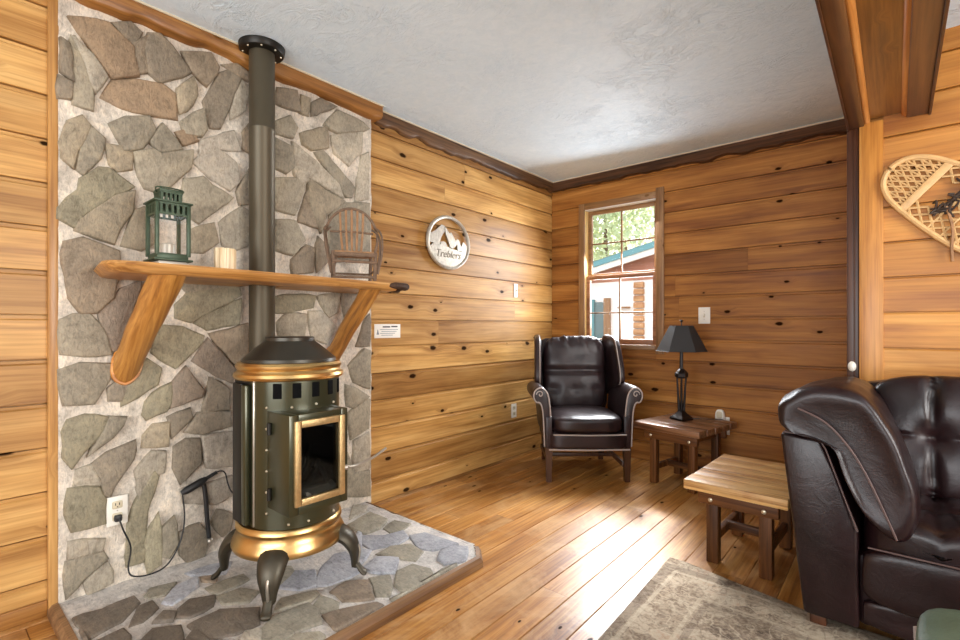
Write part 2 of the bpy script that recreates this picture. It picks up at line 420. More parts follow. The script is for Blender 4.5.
WALL_STONES = [
('O',[(0.408,2.288),(0.489,2.314),(0.528,2.319),(0.609,2.262),(0.625,2.154),(0.535,2.110)]),
('D',[(0.542,2.328),(0.602,2.363),(0.640,2.335),(0.606,2.269)]),
('B',[(0.613,2.273),(0.656,2.329),(0.647,2.246),(0.664,2.179),(0.625,2.163)]),
('D',[(0.668,2.343),(0.705,2.360),(0.755,2.325),(0.825,2.242),(0.755,2.191),(0.705,2.157),(0.668,2.180),(0.654,2.277)]),
('B',[(0.794,2.318),(0.907,2.361),(0.946,2.311),(0.893,2.209),(0.834,2.256)]),
('D',[(0.951,2.282),(1.005,2.326),(1.046,2.298),(1.020,2.215),(0.951,2.035),(0.912,2.023),(0.884,2.125)]),
('O',[(0.506,2.020),(0.542,2.091),(0.625,2.131),(0.721,2.144),(0.763,2.122),(0.768,2.017),(0.648,2.006),(0.572,1.998)]),
('T',[(0.776,2.146),(0.838,2.223),(0.850,2.153),(0.834,2.098),(0.789,2.043)]),
('D',[(0.384,2.197),(0.401,2.184),(0.414,2.046),(0.385,2.068)]),
('G',[(0.404,2.219),(0.431,2.171),(0.471,2.059),(0.475,1.957),(0.416,1.962),(0.423,2.037),(0.414,2.114)]),
('D',[(0.375,2.048),(0.410,2.038),(0.408,1.976),(0.375,1.973)]),
('L',[(1.056,2.291),(1.083,2.259),(1.067,2.157),(1.000,2.092),(1.027,2.207)]),
('L',[(0.417,2.221),(0.496,2.138),(0.517,2.103),(0.489,2.031),(0.444,2.160)]),
('B',[(0.965,2.329),(1.025,2.355),(1.083,2.334),(1.083,2.307),(1.025,2.316)]),
('G',[(0.789,2.005),(0.843,2.061),(0.879,2.093),(0.893,2.007),(0.870,1.970),(0.807,1.961)]),
('T',[(0.408,1.889),(0.444,1.922),(0.468,1.887),(0.424,1.780),(0.408,1.712),(0.385,1.744),(0.382,1.801)]),
('G',[(0.473,1.884),(0.510,1.847),(0.496,1.773),(0.444,1.695),(0.429,1.709),(0.444,1.811)]),
('G',[(0.531,1.920),(0.587,1.960),(0.664,1.987),(0.688,1.946),(0.640,1.848),(0.579,1.831)]),
('G',[(0.721,1.975),(0.789,1.889),(0.705,1.852),(0.672,1.885)]),
('T',[(0.517,1.827),(0.572,1.838),(0.606,1.811),(0.598,1.755),(0.557,1.736),(0.535,1.757)]),
('G',[(0.617,1.819),(0.680,1.852),(0.713,1.840),(0.834,1.892),(0.825,1.810),(0.781,1.759),(0.713,1.679),(0.656,1.686),(0.633,1.736)]),
('N',[(0.375,1.550),(0.437,1.630),(0.444,1.674),(0.499,1.730),(0.528,1.733),(0.609,1.680),(0.549,1.640),(0.444,1.533),(0.417,1.484),(0.375,1.517)]),
('T',[(0.431,1.505),(0.549,1.625),(0.613,1.665),(0.602,1.574),(0.557,1.494),(0.542,1.439),(0.478,1.457),(0.421,1.474)]),
('T',[(0.621,1.577),(0.648,1.601),(0.680,1.457),(0.640,1.424),(0.572,1.434),(0.602,1.519)]),
('G',[(0.807,1.757),(0.879,1.779),(0.917,1.752),(1.010,1.715),(0.861,1.575),(0.825,1.594),(0.811,1.650),(0.798,1.697)]),
('R',[(0.838,1.843),(0.936,1.928),(1.025,1.881),(1.038,1.800),(1.000,1.749),(0.917,1.782)]),
('R',[(0.870,1.942),(1.015,2.034),(1.046,1.950),(0.955,1.937),(0.870,1.872)]),
('L',[(0.955,1.585),(1.056,1.676),(1.083,1.665),(1.083,1.499),(1.025,1.470),(0.975,1.485)]),
('T',[(0.834,1.536),(0.926,1.579),(0.946,1.492),(0.879,1.443),(0.834,1.437)]),
('O',[(0.776,1.953),(0.825,1.986),(0.852,1.946),(0.798,1.909)]),
('B',[(1.062,2.039),(1.093,2.092),(1.093,1.952),(1.067,1.966)]),
('K',[(1.036,1.746),(1.088,1.865),(1.093,1.704),(1.046,1.690)]),
('B',[(0.382,1.376),(0.391,1.415),(0.444,1.439),(0.506,1.421),(0.557,1.405),(0.564,1.316),(0.535,1.217),(0.485,1.154),(0.444,1.157),(0.408,1.211)]),
('G',[(0.385,1.118),(0.417,1.139),(0.465,1.145),(0.506,1.093),(0.531,0.987),(0.451,0.986),(0.382,0.997)]),
('G',[(0.378,0.927),(0.437,0.950),(0.531,0.942),(0.526,0.885),(0.478,0.794),(0.391,0.800)]),
('M',[(0.496,1.149),(0.572,1.245),(0.640,1.291),(0.602,1.147),(0.572,1.003),(0.539,0.999)]),
('N',[(0.772,1.193),(0.825,1.249),(0.975,1.288),(1.036,1.292),(1.046,1.250),(0.834,1.126),(0.772,1.140)]),
('N',[(0.847,1.120),(1.048,1.229),(1.038,1.112),(0.898,1.087)]),
('G',[(0.781,1.286),(0.879,1.302),(1.056,1.302),(0.955,1.285),(0.816,1.251)]),
('N',[(0.705,1.097),(0.789,1.092),(0.879,1.052),(0.870,1.022),(0.768,0.920),(0.680,0.985)]),
('B',[(0.907,1.061),(1.005,1.081),(1.083,1.110),(1.080,0.941),(1.036,0.912)]),
('M',[(0.838,0.943),(0.879,1.009),(0.898,1.039),(1.025,0.891),(1.005,0.830),(0.917,0.888)]),
('N',[(0.656,0.958),(0.709,0.913),(0.696,0.852),(0.625,0.804),(0.572,0.774),(0.575,0.832)]),
('K',[(0.912,0.858),(0.995,0.797),(0.990,0.706),(0.884,0.710),(0.903,0.798)]),
('K',[(0.528,0.845),(0.572,0.881),(0.594,0.866),(0.568,0.797),(0.531,0.801)]),
('N',[(0.391,0.693),(0.404,0.733),(0.451,0.747),(0.524,0.732),(0.506,0.682),(0.444,0.607),(0.411,0.554),(0.391,0.592)]),
('G',[(0.531,0.731),(0.583,0.719),(0.572,0.690),(0.535,0.651),(0.458,0.591),(0.501,0.648)]),
('N',[(0.648,0.724),(0.656,0.778),(0.721,0.832),(0.748,0.849),(0.742,0.764),(0.729,0.732),(0.656,0.709)]),
('M',[(0.755,0.844),(0.807,0.912),(0.879,0.802),(0.870,0.778),(0.749,0.746)]),
('K',[(0.742,0.701),(0.825,0.724),(0.834,0.688),(0.789,0.646),(0.755,0.613)]),
('K',[(0.478,0.548),(0.528,0.582),(0.617,0.619),(0.609,0.547),(0.557,0.478),(0.528,0.414),(0.508,0.424),(0.506,0.490)]),
('T',[(0.652,0.631),(0.688,0.671),(0.736,0.678),(0.738,0.578),(0.648,0.590)]),
('K',[(0.807,0.624),(0.861,0.699),(0.995,0.691),(1.000,0.623),(0.879,0.614)]),
('K',[(0.763,0.563),(0.807,0.589),(0.863,0.579),(0.870,0.473),(0.789,0.403),(0.763,0.477)]),
('R',[(0.879,0.592),(1.005,0.591),(1.005,0.434),(0.898,0.447)]),
('N',[(0.404,0.472),(0.489,0.459),(0.513,0.404),(0.513,0.312),(0.417,0.308),(0.398,0.373)]),
('N',[(0.688,0.479),(0.698,0.453),(0.656,0.315),(0.648,0.105),(0.590,0.108),(0.594,0.224),(0.617,0.354)]),
('R',[(0.789,0.374),(0.898,0.366),(1.005,0.381),(1.005,0.298),(0.936,0.275),(0.807,0.311)]),
('L',[(0.431,0.542),(0.471,0.545),(0.503,0.464),(0.417,0.485)]),
('L',[(0.625,0.489),(0.680,0.560),(0.729,0.551),(0.721,0.467),(0.700,0.462),(0.680,0.486),(0.633,0.377)]),
('L',[(0.408,0.266),(0.513,0.243),(0.506,0.206),(0.431,0.207),(0.401,0.207)]),
('G',[(0.395,0.191),(0.431,0.196),(0.506,0.193),(0.522,0.161),(0.444,0.112),(0.395,0.057)]),
('N',[(0.656,0.186),(0.695,0.296),(0.705,0.227),(0.709,0.074),(0.664,0.054)]),
('K',[(0.789,0.181),(0.861,0.197),(0.900,0.135),(0.884,0.040),(0.834,0.018),(0.789,0.083)]),
('K',[(0.917,0.190),(0.946,0.233),(1.005,0.195),(0.997,0.124),(0.965,0.108)]),
('G',[(0.714,0.224),(0.763,0.256),(0.772,0.138),(0.742,0.086),(0.714,0.110)]),
('L',[(0.451,0.093),(0.521,0.144),(0.535,0.103),(0.535,0.059),(0.465,0.044)]),
('D',[(1.238,2.322),(1.338,2.345),(1.354,2.246),(1.283,2.244),(1.230,2.247)]),
('T',[(1.371,2.334),(1.412,2.333),(1.403,2.239),(1.363,2.241)]),
('D',[(1.429,2.309),(1.480,2.350),(1.578,2.344),(1.480,2.288),(1.429,2.240)]),
('G',[(1.587,2.323),(1.760,2.314),(1.801,2.285),(1.587,2.203),(1.506,2.218)]),
('T',[(1.363,2.128),(1.515,2.205),(1.524,2.098),(1.429,2.064),(1.379,2.080)]),
('G',[(1.223,2.144),(1.299,2.197),(1.338,2.151),(1.315,2.099),(1.223,2.086)]),
('G',[(1.223,2.057),(1.307,2.038),(1.323,1.938),(1.283,1.899),(1.223,1.913)]),
('L',[(1.318,2.067),(1.445,1.999),(1.587,1.907),(1.620,1.837),(1.532,1.867),(1.429,1.903),(1.363,1.861),(1.330,1.910)]),
('G',[(1.449,2.046),(1.497,2.067),(1.700,1.908),(1.681,1.858),(1.643,1.850)]),
('L',[(1.550,2.169),(1.760,2.256),(1.750,2.144),(1.662,2.038),(1.568,2.082)]),
('L',[(1.754,2.112),(1.801,2.141),(1.801,1.870),(1.710,1.839)]),
('T',[(1.408,1.895),(1.497,1.853),(1.628,1.816),(1.515,1.719),(1.480,1.620),(1.412,1.762)]),
('G',[(1.223,1.856),(1.392,1.892),(1.338,1.718),(1.327,1.694),(1.223,1.697)]),
('B',[(1.350,1.660),(1.403,1.829),(1.454,1.639)]),
('G',[(1.223,1.640),(1.330,1.654),(1.379,1.560),(1.315,1.474),(1.223,1.495)]),
('B',[(1.462,1.586),(1.515,1.546),(1.524,1.469),(1.454,1.400)]),
('G',[(1.541,1.787),(1.700,1.817),(1.801,1.836),(1.801,1.497),(1.541,1.471)]),
('B',[(1.315,1.447),(1.395,1.531),(1.445,1.522),(1.429,1.398),(1.315,1.373)]),
('N',[(1.223,1.243),(1.299,1.261),(1.445,1.265),(1.429,1.206),(1.283,1.175),(1.223,1.171)]),
('G',[(1.238,1.113),(1.283,1.165),(1.395,1.159),(1.379,1.038),(1.253,1.026)]),
('L',[(1.412,1.175),(1.480,1.176),(1.568,1.099),(1.515,1.004),(1.429,1.037)]),
('G',[(1.466,1.261),(1.605,1.288),(1.583,1.178),(1.532,1.149)]),
('D',[(1.614,1.292),(1.720,1.294),(1.639,1.147)]),
('G',[(1.662,0.870),(1.776,0.960),(1.811,0.946),(1.811,0.725),(1.704,0.771)]),
('D',[(1.720,0.982),(1.780,1.132),(1.811,1.166),(1.811,0.983)]),
('G',[(1.643,0.754),(1.700,0.735),(1.801,0.675),(1.700,0.623),(1.652,0.642)]),
('G',[(1.666,0.592),(1.780,0.657),(1.811,0.657),(1.801,0.489),(1.681,0.442)]),
('L',[(1.700,0.422),(1.805,0.454),(1.811,0.249),(1.700,0.240)]),
('G',[(1.643,0.367),(1.696,0.241),(1.805,0.225),(1.811,0.079),(1.643,0.115)])]
HEARTH_STONES = [  # D stones on the left hold the shade there in their tone
('D',[(0.208,0.374),(0.208,0.414),(0.222,0.466),(0.273,0.421),(0.290,0.369)]),
('D',[(0.318,0.369),(0.218,0.477),(0.207,0.568),(0.271,0.568),(0.356,0.492),(0.395,0.374)]),
('D',[(0.434,0.407),(0.415,0.484),(0.483,0.487),(0.566,0.454),(0.516,0.385)]),
('D',[(0.416,0.509),(0.300,0.566),(0.294,0.603),(0.360,0.602),(0.416,0.542)]),
('D',[(0.453,0.574),(0.406,0.613),(0.445,0.637),(0.491,0.615)]),
('G',[(0.232,0.605),(0.187,0.634),(0.212,0.711),(0.280,0.651),(0.264,0.613)]),
('U',[(0.332,0.635),(0.251,0.706),(0.236,0.784),(0.308,0.759),(0.375,0.652)]),
('D',[(0.426,0.658),(0.396,0.705),(0.434,0.778),(0.504,0.743),(0.517,0.663),(0.488,0.639)]),
('D',[(0.548,0.504),(0.506,0.550),(0.555,0.616),(0.644,0.594),(0.735,0.558),(0.635,0.472)]),
('D',[(0.574,0.644),(0.562,0.751),(0.652,0.847),(0.743,0.805),(0.741,0.738),(0.699,0.655)]),
('G',[(0.460,0.784),(0.463,0.865),(0.537,0.901),(0.574,0.842),(0.526,0.781)]),
('B',[(0.246,0.797),(0.276,0.847),(0.326,0.819),(0.282,0.793)]),
('G',[(0.356,0.778),(0.357,0.841),(0.364,0.917),(0.411,0.914),(0.435,0.793)]),
('U',[(0.157,0.769),(0.161,0.873),(0.199,0.932),(0.285,0.878),(0.227,0.805)]),
('D',[(0.662,0.601),(0.613,0.645),(0.711,0.651),(0.795,0.707),(0.856,0.675),(0.751,0.571)]),
('L',[(0.800,0.719),(0.764,0.757),(0.783,0.790),(0.907,0.732),(0.861,0.693)]),
('D',[(0.349,0.342),(0.336,0.361),(0.432,0.390),(0.519,0.374),(0.471,0.333)]),
('G',[(0.794,0.788),(0.745,0.863),(0.763,0.982),(0.821,0.985),(0.905,0.953),(0.884,0.868),(0.904,0.815),(0.891,0.742)]),
('G',[(0.792,1.001),(0.754,1.049),(0.848,1.059),(0.884,1.033),(0.850,0.990)]),
('B',[(0.879,0.982),(0.897,1.036),(0.959,1.160),(0.995,1.163),(1.023,1.090),(1.007,0.964),(0.935,0.978)]),
('G',[(0.917,0.819),(0.907,0.864),(0.952,0.917),(1.023,0.917),(1.017,0.835)]),
('B',[(0.789,1.098),(0.759,1.091),(0.741,1.173),(0.798,1.234),(0.877,1.191),(0.922,1.164),(0.852,1.087)]),
('G',[(0.791,1.256),(0.834,1.315),(0.896,1.277),(0.955,1.218),(0.919,1.187),(0.847,1.235)]),
('U',[(0.700,1.287),(0.661,1.390),(0.741,1.444),(0.831,1.346),(0.754,1.293)]),
('G',[(0.914,1.292),(0.835,1.370),(0.833,1.450),(0.919,1.468),(0.986,1.431),(0.982,1.281)]),
('G',[(0.640,1.409),(0.627,1.499),(0.675,1.576),(0.778,1.557),(0.818,1.477),(0.748,1.455)]),
('U',[(0.606,1.639),(0.638,1.702),(0.845,1.724),(0.835,1.670),(0.802,1.609),(0.743,1.574)]),
('U',[(0.887,1.559),(0.849,1.612),(0.857,1.695),(0.908,1.726),(0.997,1.624),(0.946,1.544)]),
('G',[(0.435,1.613),(0.393,1.710),(0.494,1.735),(0.521,1.648),(0.506,1.598)]),
('U',[(0.480,1.434),(0.427,1.486),(0.506,1.553),(0.537,1.650),(0.610,1.614),(0.628,1.542),(0.583,1.423)]),
('G',[(0.264,1.506),(0.198,1.698),(0.349,1.694),(0.415,1.595),(0.411,1.509)]),
('U',[(0.667,1.081),(0.564,1.166),(0.494,1.278),(0.511,1.324),(0.712,1.249),(0.712,1.193),(0.706,1.119)]),
('U',[(0.575,0.980),(0.496,1.081),(0.547,1.138),(0.664,1.079),(0.648,1.018)]),
('G',[(0.713,0.883),(0.660,0.936),(0.710,1.053),(0.734,1.047),(0.753,0.988)]),
('L',[(0.193,1.569),(0.045,1.696),(0.103,1.745),(0.168,1.672)]),
('G',[(0.373,1.008),(0.438,1.091),(0.494,1.072),(0.556,0.987),(0.574,0.911)]),
('G',[(1.009,1.281),(1.009,1.409),(0.977,1.496),(1.002,1.572),(1.026,1.341),(1.017,1.203),(0.979,1.212)]),
('U',[(0.483,1.369),(0.340,1.532),(0.537,1.383),(0.585,1.408),(0.655,1.304)])]

# ---------------------------------------------------------------- room constants (metres)
H = 2.44          # ceiling
D = 3.932         # back wall
YR = 3.04         # right-hand wall, standing further forward
XR = 2.325        # its left corner
Y0 = -2.6         # how far the room runs behind the camera
X1 = 5.4

def board_sheet(name, mat, boards, place, groove=.008, slab=None, g0=.022):
    """boards: (s0, s1, z0, z1, ztop_full); one mesh of tongue-and-groove boards with a shadow channel"""
    bm = bmesh.new(); uv = bm.loops.layers.uv.new('UVMap'); co = bm.loops.layers.float_color.new('tone')
    for (s0, s1, z0, z1, zf) in boards:
        rs, rv = random.random()*40, random.random()*40
        tone = random.random()
        prof = [(z0, -.022), (z0, -.002), (z0+.002, 0)]
        for z, d in ((zf-g0, 0), (zf-g0+.006, -groove), (zf-.0055, -groove), (zf-.0055, -.022), (zf, -.022)):
            if z0 < z < z1: prof.append((z, d))
        last = prof[-1][1] if z1 < zf-1e-6 else -.022
        if len(prof) == 0 or prof[-1][0] < z1-1e-6: prof.append((z1, last))
        cols = [s0+.001, s1-.001]
        rows = [[bm.verts.new(place(s, z, d)) for s in cols] for z, d in prof]
        for i in range(len(prof)-1):
            f = bm.faces.new((rows[i][0], rows[i][1], rows[i+1][1], rows[i+1][0]))
            for lp, (s, z) in zip(f.loops, ((s0, prof[i][0]), (s1, prof[i][0]), (s1, prof[i+1][0]), (s0, prof[i+1][0]))):
                lp[uv].uv = (s+rs, z-z0+rv); lp[co] = (tone, tone, tone, 1)
    if slab:
        for f0 in slab:
            a = [bm.verts.new(p) for p in f0]
            f = bm.faces.new(a)
            for lp in f.loops: lp[uv].uv = (0, 0); lp[co] = (.2, .2, .2, 1)
    me = bpy.data.meshes.new(name); bm.to_mesh(me); bm.free()
    me.materials.append(mat)
    o = bpy.data.objects.new(name, me); COL.objects.link(o)
    return struct(o)

def box_faces(x0, y0, z0, x1, y1, z1):
    v = [(x, y, z) for x in (x0, x1) for y in (y0, y1) for z in (z0, z1)]
    return [[v[i] for i in q] for q in ((0, 1, 3, 2), (4, 6, 7, 5), (0, 4, 5, 1), (2, 3, 7, 6), (0, 2, 6, 4), (1, 5, 7, 3))]

def rows_of(base, step, top):
    r = []; z = base-step
    while z < top:
        if z+step > .001: r.append((max(0, z), min(top, z+step), z+step))
        z += step
    return r

# left wall: x = 0
bl = []
for z0, z1, zf in rows_of(.135, .168, H):
    cuts = [Y0, -.9+random.random()*.9, .376]
    for a, b in zip(cuts, cuts[1:]): bl.append((a, b, z0, z1, zf))
    cuts = [1.80, D] if random.random() < .55 else [1.80, 2.3+random.random()*1.1, D]
    for a, b in zip(cuts, cuts[1:]): bl.append((a, b, z0, z1, zf))
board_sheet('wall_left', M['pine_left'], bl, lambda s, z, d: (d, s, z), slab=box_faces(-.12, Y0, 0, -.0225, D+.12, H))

# back wall: y = D, with the window opening
WX0, WX1, WZ0, WZ1 = .345, .985, .94, 2.135
bb = []
for z0, z1, zf in rows_of(.1585, .168, H):
    j = [0] + ([.9+random.random()*1.2] if random.random() < .4 else []) + [XR]
    for a, b in zip(j, j[1:]):
        if z1 <= WZ0 or z0 >= WZ1 or b <= WX0 or a >= WX1:
            bb.append((a, b, z0, z1, zf)); continue
        if a < WX0: bb.append((a, WX0, z0, z1, zf))
        if b > WX1: bb.append((WX1, b, z0, z1, zf))
        aa, b2 = max(a, WX0), min(b, WX1)
        if z0 < WZ0: bb.append((aa, b2, z0, WZ0, zf))
        if z1 > WZ1: bb.append((aa, b2, WZ1, z1, zf))
yb0, yb1 = D+.0225, D+.12
sl = (box_faces(-.12, yb0, 0, WX0, yb1, H)+box_faces(WX1, yb0, 0, X1, yb1, H)+box_faces(WX0, yb0, 0, WX1, yb1, WZ0)+box_faces(WX0, yb0, WZ1, WX1, yb1, H))
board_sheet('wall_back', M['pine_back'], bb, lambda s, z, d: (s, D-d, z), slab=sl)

# right-hand wall, further forward, with its hidden return
br = []
for z0, z1, zf in rows_of(.1585, .168, H):
    j = [XR+.09] + ([3.2+random.random()*1.4] if random.random() < .6 else []) + [X1]
    for a, b in zip(j, j[1:]): br.append((a, b, z0, z1, zf))
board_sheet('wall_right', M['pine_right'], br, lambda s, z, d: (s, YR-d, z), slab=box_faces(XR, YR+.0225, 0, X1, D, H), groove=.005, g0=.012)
b = MB().box(XR, YR-.008, 0, XR+.092, YR+.01, 2.09, .002)
struct(b.build('trim_1', wood('corner_board', (172, 108, 42), (198, 136, 62), (212, 156, 84), axis='z', coat=.1)))
b = MB().box(XR-.05, YR+.01, 0, XR, YR+.05, 2.09, .004); b.box(XR-.022, YR+.004, 0, XR-.002, YR+.03, 2.09, .003)
struct(b.build('trim_2', M['post_dark']))  # shade on this post is put into its dark colour
# side wall far off to the right with its two openings for daylight
b = MB()
for a in box_faces(X1, Y0, 0, X1+.12, 0, H)+box_faces(X1, 2.0, 0, X1+.12, D, H)+box_faces(X1, 0, 0, X1+.12, 2.0, .7)+box_faces(X1, 0, 2.15, X1+.12, 2.0, H):
    b.bm.faces.new([b.bm.verts.new(p) for p in a])
struct(b.build('wall_side', M['pine_trim'], smooth=False))

# unseen wall behind the viewer, added to deepen reflections, with a broad light opening
b = MB()
for a in box_faces(-.12, Y0-.12, 0, .7, Y0, H)+box_faces(4.3, Y0-.12, 0, X1+.12, Y0, H)+box_faces(.7, Y0-.12, 0, 4.3, Y0, .45)+box_faces(.7, Y0-.12, 2.1, 4.3, Y0, H):
    b.bm.faces.new([b.bm.verts.new(p) for p in a])
struct(b.build('wall_front', M['pine_trim'], smooth=False))

# floor: wide planks running along y
fb = []; x = -.08
bm_boards = []
while x < X1:
    y = Y0-random.random()*1.5
    while y < D:
        L = 1.4+random.random()*2.0
        bm_boards.append((max(y, Y0), min(y+L, D), x, x+.128)); y += L
    x += .128
bm = bmesh.new(); uv = bm.loops.layers.uv.new('UVMap'); co = bm.loops.layers.float_color.new('tone')
for s0, s1, x0, x1 in bm_boards:
    if s1-s0 < .02: continue
    x0c, x1c = max(x0, 0), min(x1, X1)
    if x1c-x0c < .01: continue
    rs, rv, tone = random.random()*40, random.random()*40, random.random()
    xs = [(x0c, -.004), (x0c+.003, 0), (x1c-.003, 0), (x1c, -.004)]
    r = [[bm.verts.new((xx, s, zz)) for s in (s0+.0012, s1-.0012)] for xx, zz in xs]
    for i in range(3):
        f = bm.faces.new((r[i][0], r[i+1][0], r[i+1][1], r[i][1]))
        for lp, (xx, s) in zip(f.loops, ((xs[i][0], s0), (xs[i+1][0], s0), (xs[i+1][0], s1), (xs[i][0], s1))):
            lp[uv].uv = (s+rs, xx-x0+rv); lp[co] = (tone,)*3+(1,)
for a in box_faces(-.12, Y0, -.15, X1+.12, D+.12, -.0045):
    f = bm.faces.new([bm.verts.new(p) for p in a])
    for lp in f.loops: lp[co] = (0, 0, 0, 1)
me = bpy.data.meshes.new('floor'); bm.to_mesh(me); bm.free(); me.materials.append(M['floor'])
o = bpy.data.objects.new('floor', me); COL.objects.link(o); struct(o)

# ceiling
struct(MB().box(-.12, Y0, H, X1+.12, D+.12, H+.12).build('ceiling', M['ceiling'], smooth=False))

# ---------------------------------------------------------------- stone wall and hearth
TONES = {'O': (156, 126, 98), 'T': (152, 140, 120), 'B': (130, 114, 98), 'D': (106, 97, 88), 'G': (144, 138, 124), 'N': (138, 134, 112),
         'L': (174, 166, 152), 'R': (170, 162, 152), 'M': (122, 108, 100), 'K': (118, 110, 100), 'U': (160, 162, 170)}  # M and K beside the stove partly hold shadow in their tone
def stones(bm, co, polys, place, Hs, rng, gain=1.0, mix_=.38, clip=None):
    for kind, poly in polys:
        ar = sum(poly[i][0]*poly[(i+1) % len(poly)][1]-poly[(i+1) % len(poly)][0]*poly[i][1] for i in range(len(poly)))
        if ar < 0: poly = poly[::-1]
        # subdivide and roughen the outline
        pts = []
        n = len(poly)
        for i in range(n):
            a, b_ = Vector(poly[i]), Vector(poly[(i+1) % n]); L = (b_-a).length
            k = max(1, int(L/.035))
            for q in range(k):
                p = a.lerp(b_, q/k)
                p += Vector((noise.noise(Vector((p.x*22, p.y*22, 1.7))), noise.noise(Vector((p.x*22, p.y*22, 8.1)))))*.006
                pts.append(p)
        if clip: pts = [clip(p) for p in pts]
        N = len(pts)
        nm = []
        for i in range(N):
            e = pts[(i+1) % N]-pts[i-1]; e.normalize(); nm.append(Vector((-e.y, e.x)))
        base = Vector(lin(TONES[kind])[:3]).lerp(Vector(lin((168, 152, 126))[:3]), mix_)*(.86+.28*rng.random())*gain
        col = (base.x, base.y, base.z, 1)
        h = Hs*(.7+.6*rng.random()); tx, ty = (rng.random()-.5)*.05, (rng.random()-.5)*.05
        cen = sum(pts, Vector((0, 0)))/N
        rings = []
        for inset, hh in ((-.012, -.012), (-.009, h*.55), (-.005, h*.9), (.001, h)):
            rings.append([bm.verts.new(place(p.x+m.x*inset, p.y+m.y*inset, hh if hh < 0 else hh+(p-cen).x*tx+(p-cen).y*ty)) for p, m in zip(pts, nm)])
        fs = []
        for a, b_ in zip(rings, rings[1:]):
            for i in range(N): fs.append(bm.faces.new((a[i], a[(i+1) % N], b_[(i+1) % N], b_[i])))
        fs.append(bm.faces.new(rings[-1]))
        for f in fs:
            f.smooth = True
            for lp in f.loops: lp[co] = col
def mortar(bm, co, s0, s1, t0, t1, step, place, col, amp, inside=None):
    nx, ny = int((s1-s0)/step), int((t1-t0)/step)
    g = {}
    for i in range(nx+1):
        for j in range(ny+1):
            s, t_ = s0+(s1-s0)*i/nx, t0+(t1-t0)*j/ny
            h = noise.noise(Vector((s*11, t_*11, 3)))*amp+noise.noise(Vector((s*30, t_*30, 5)))*amp*.5
            g[i, j] = bm.verts.new(place(s, t_, h))
    for i in range(nx):
        for j in range(ny):
            if inside and not inside(s0+(s1-s0)*(i+.5)/nx, t0+(t1-t0)*(j+.5)/ny): continue
            f = bm.faces.new((g[i, j], g[i+1, j], g[i+1, j+1], g[i, j+1])); f.smooth = True
            for lp in f.loops: lp[co] = col

rng = random.Random(3)
bm = bmesh.new(); co = bm.loops.layers.float_color.new('tone')
MORT = lin((214, 203, 188))
mortar(bm, co, .372, 1.828, .03, H, .02, lambda s, t_, h: (.034+h, s, t_), MORT, .010)
stones(bm, co, WALL_STONES, lambda s, t_, h: (.034+h, s, t_), .020, rng)
for a in box_faces(-.005, .372, .0, .026, 1.828, H):
    f = bm.faces.new([bm.verts.new(p) for p in a])
    for lp in f.loops: lp[co] = MORT
bmesh.ops.recalc_face_normals(bm, faces=bm.faces[:])
me = bpy.data.meshes.new('wall_stone'); bm.to_mesh(me); bm.free(); me.materials.append(M['stone'])
o = bpy.data.objects.new('wall_stone', me); COL.objects.link(o); struct(o)

HZ = .042
hearth_poly = [(.03, .372), (1.0, .372), (1.0, 1.69), (.925, 1.765), (.03, 1.79)]
def clip_h(p):
    x, y = min(p.x, .984), max(min(p.y, 1.752), .392)
    if x+y > 2.655: k = (x+y-2.655)/2; x -= k; y -= k
    return Vector((x, y))
bm = bmesh.new(); co = bm.loops.layers.float_color.new('tone')
def in_h(s, t_): return t_ < 1.78 and not (s+t_ > 2.685)
mortar(bm, co, .03, .995, .374, 1.782, .02, lambda s, t_, h: (s, t_, HZ+h), lin((196, 190, 184)), .004, in_h)
stones(bm, co, HEARTH_STONES, lambda s, t_, h: (s, t_, HZ+h), .009, rng, 1.0, .08, clip_h)
lo = [bm.verts.new((p[0], p[1], -.002)) for p in hearth_poly]; hi = [bm.verts.new((p[0], p[1], HZ-.008)) for p in hearth_poly]
fs = [bm.faces.new(lo[::-1]), bm.faces.new(hi)]+[bm.faces.new((lo[i], lo[(i+1) % 5], hi[(i+1) % 5], hi[i])) for i in range(5)]
for f in fs:
    for lp in f.loops: lp[co] = MORT
bmesh.ops.recalc_face_normals(bm, faces=bm.faces[:])
me = bpy.data.meshes.new('floor_hearth'); bm.to_mesh(me); bm.free(); me.materials.append(M['stone'])
o = bpy.data.objects.new('floor_hearth', me); COL.objects.link(o); struct(o)
hearth_trim = wood('hearth_trim', (84, 56, 34), (128, 94, 62), (160, 126, 90), axis='y', knots=.2, rough=.5)
def edge_strip(pts, w, z1):
    b = MB()
    out = []
    n = len(pts)
    for i in range(n):
        p = Vector(pts[i])
        d0 = (Vector(pts[i])-Vector(pts[i-1])).normalized() if i else (Vector(pts[1])-p).normalized()
        d1 = (Vector(pts[i+1])-p).normalized() if i < n-1 else d0
        m0, m1 = Vector((d0.y, -d0.x)), Vector((d1.y, -d1.x))
        m = (m0+m1).normalized(); k = 1/max(.5, m.dot(m0))
        out.append((p, m*k))
    rings = []
    for p, m in out:
        rings.append([(p.x, p.y, 0), (p.x+m.x*w, p.y+m.y*w, 0), (p.x+m.x*w, p.y+m.y*w, z1*.55), (p.x+m.x*w*.6, p.y+m.y*w*.6, z1*.92), (p.x, p.y, z1)])
    b.loft(rings)
    return b
struct(edge_strip([(.02, .372), (1.0, .372), (1.0, 1.69), (.925, 1.765)], .03, HZ+.004).build('trim_3', hearth_trim, angle=25))
struct(edge_strip([(.925, 1.765), (.01, 1.79)], .022, HZ).build('trim_4', M['post_dark'], angle=25))

# trims
struct(MB().box(0, .345, .0, .03, .375, H, .003).build('trim_5', M['pine_trim']))
struct(MB().box(0, 1.826, .0, .012, 1.842, H-.07, .002).build('trim_6', M['cream']))
struct(MB().box(0, Y0, 0, .014, .345, .06, .003).build('baseboard_left', M['crown_light']))

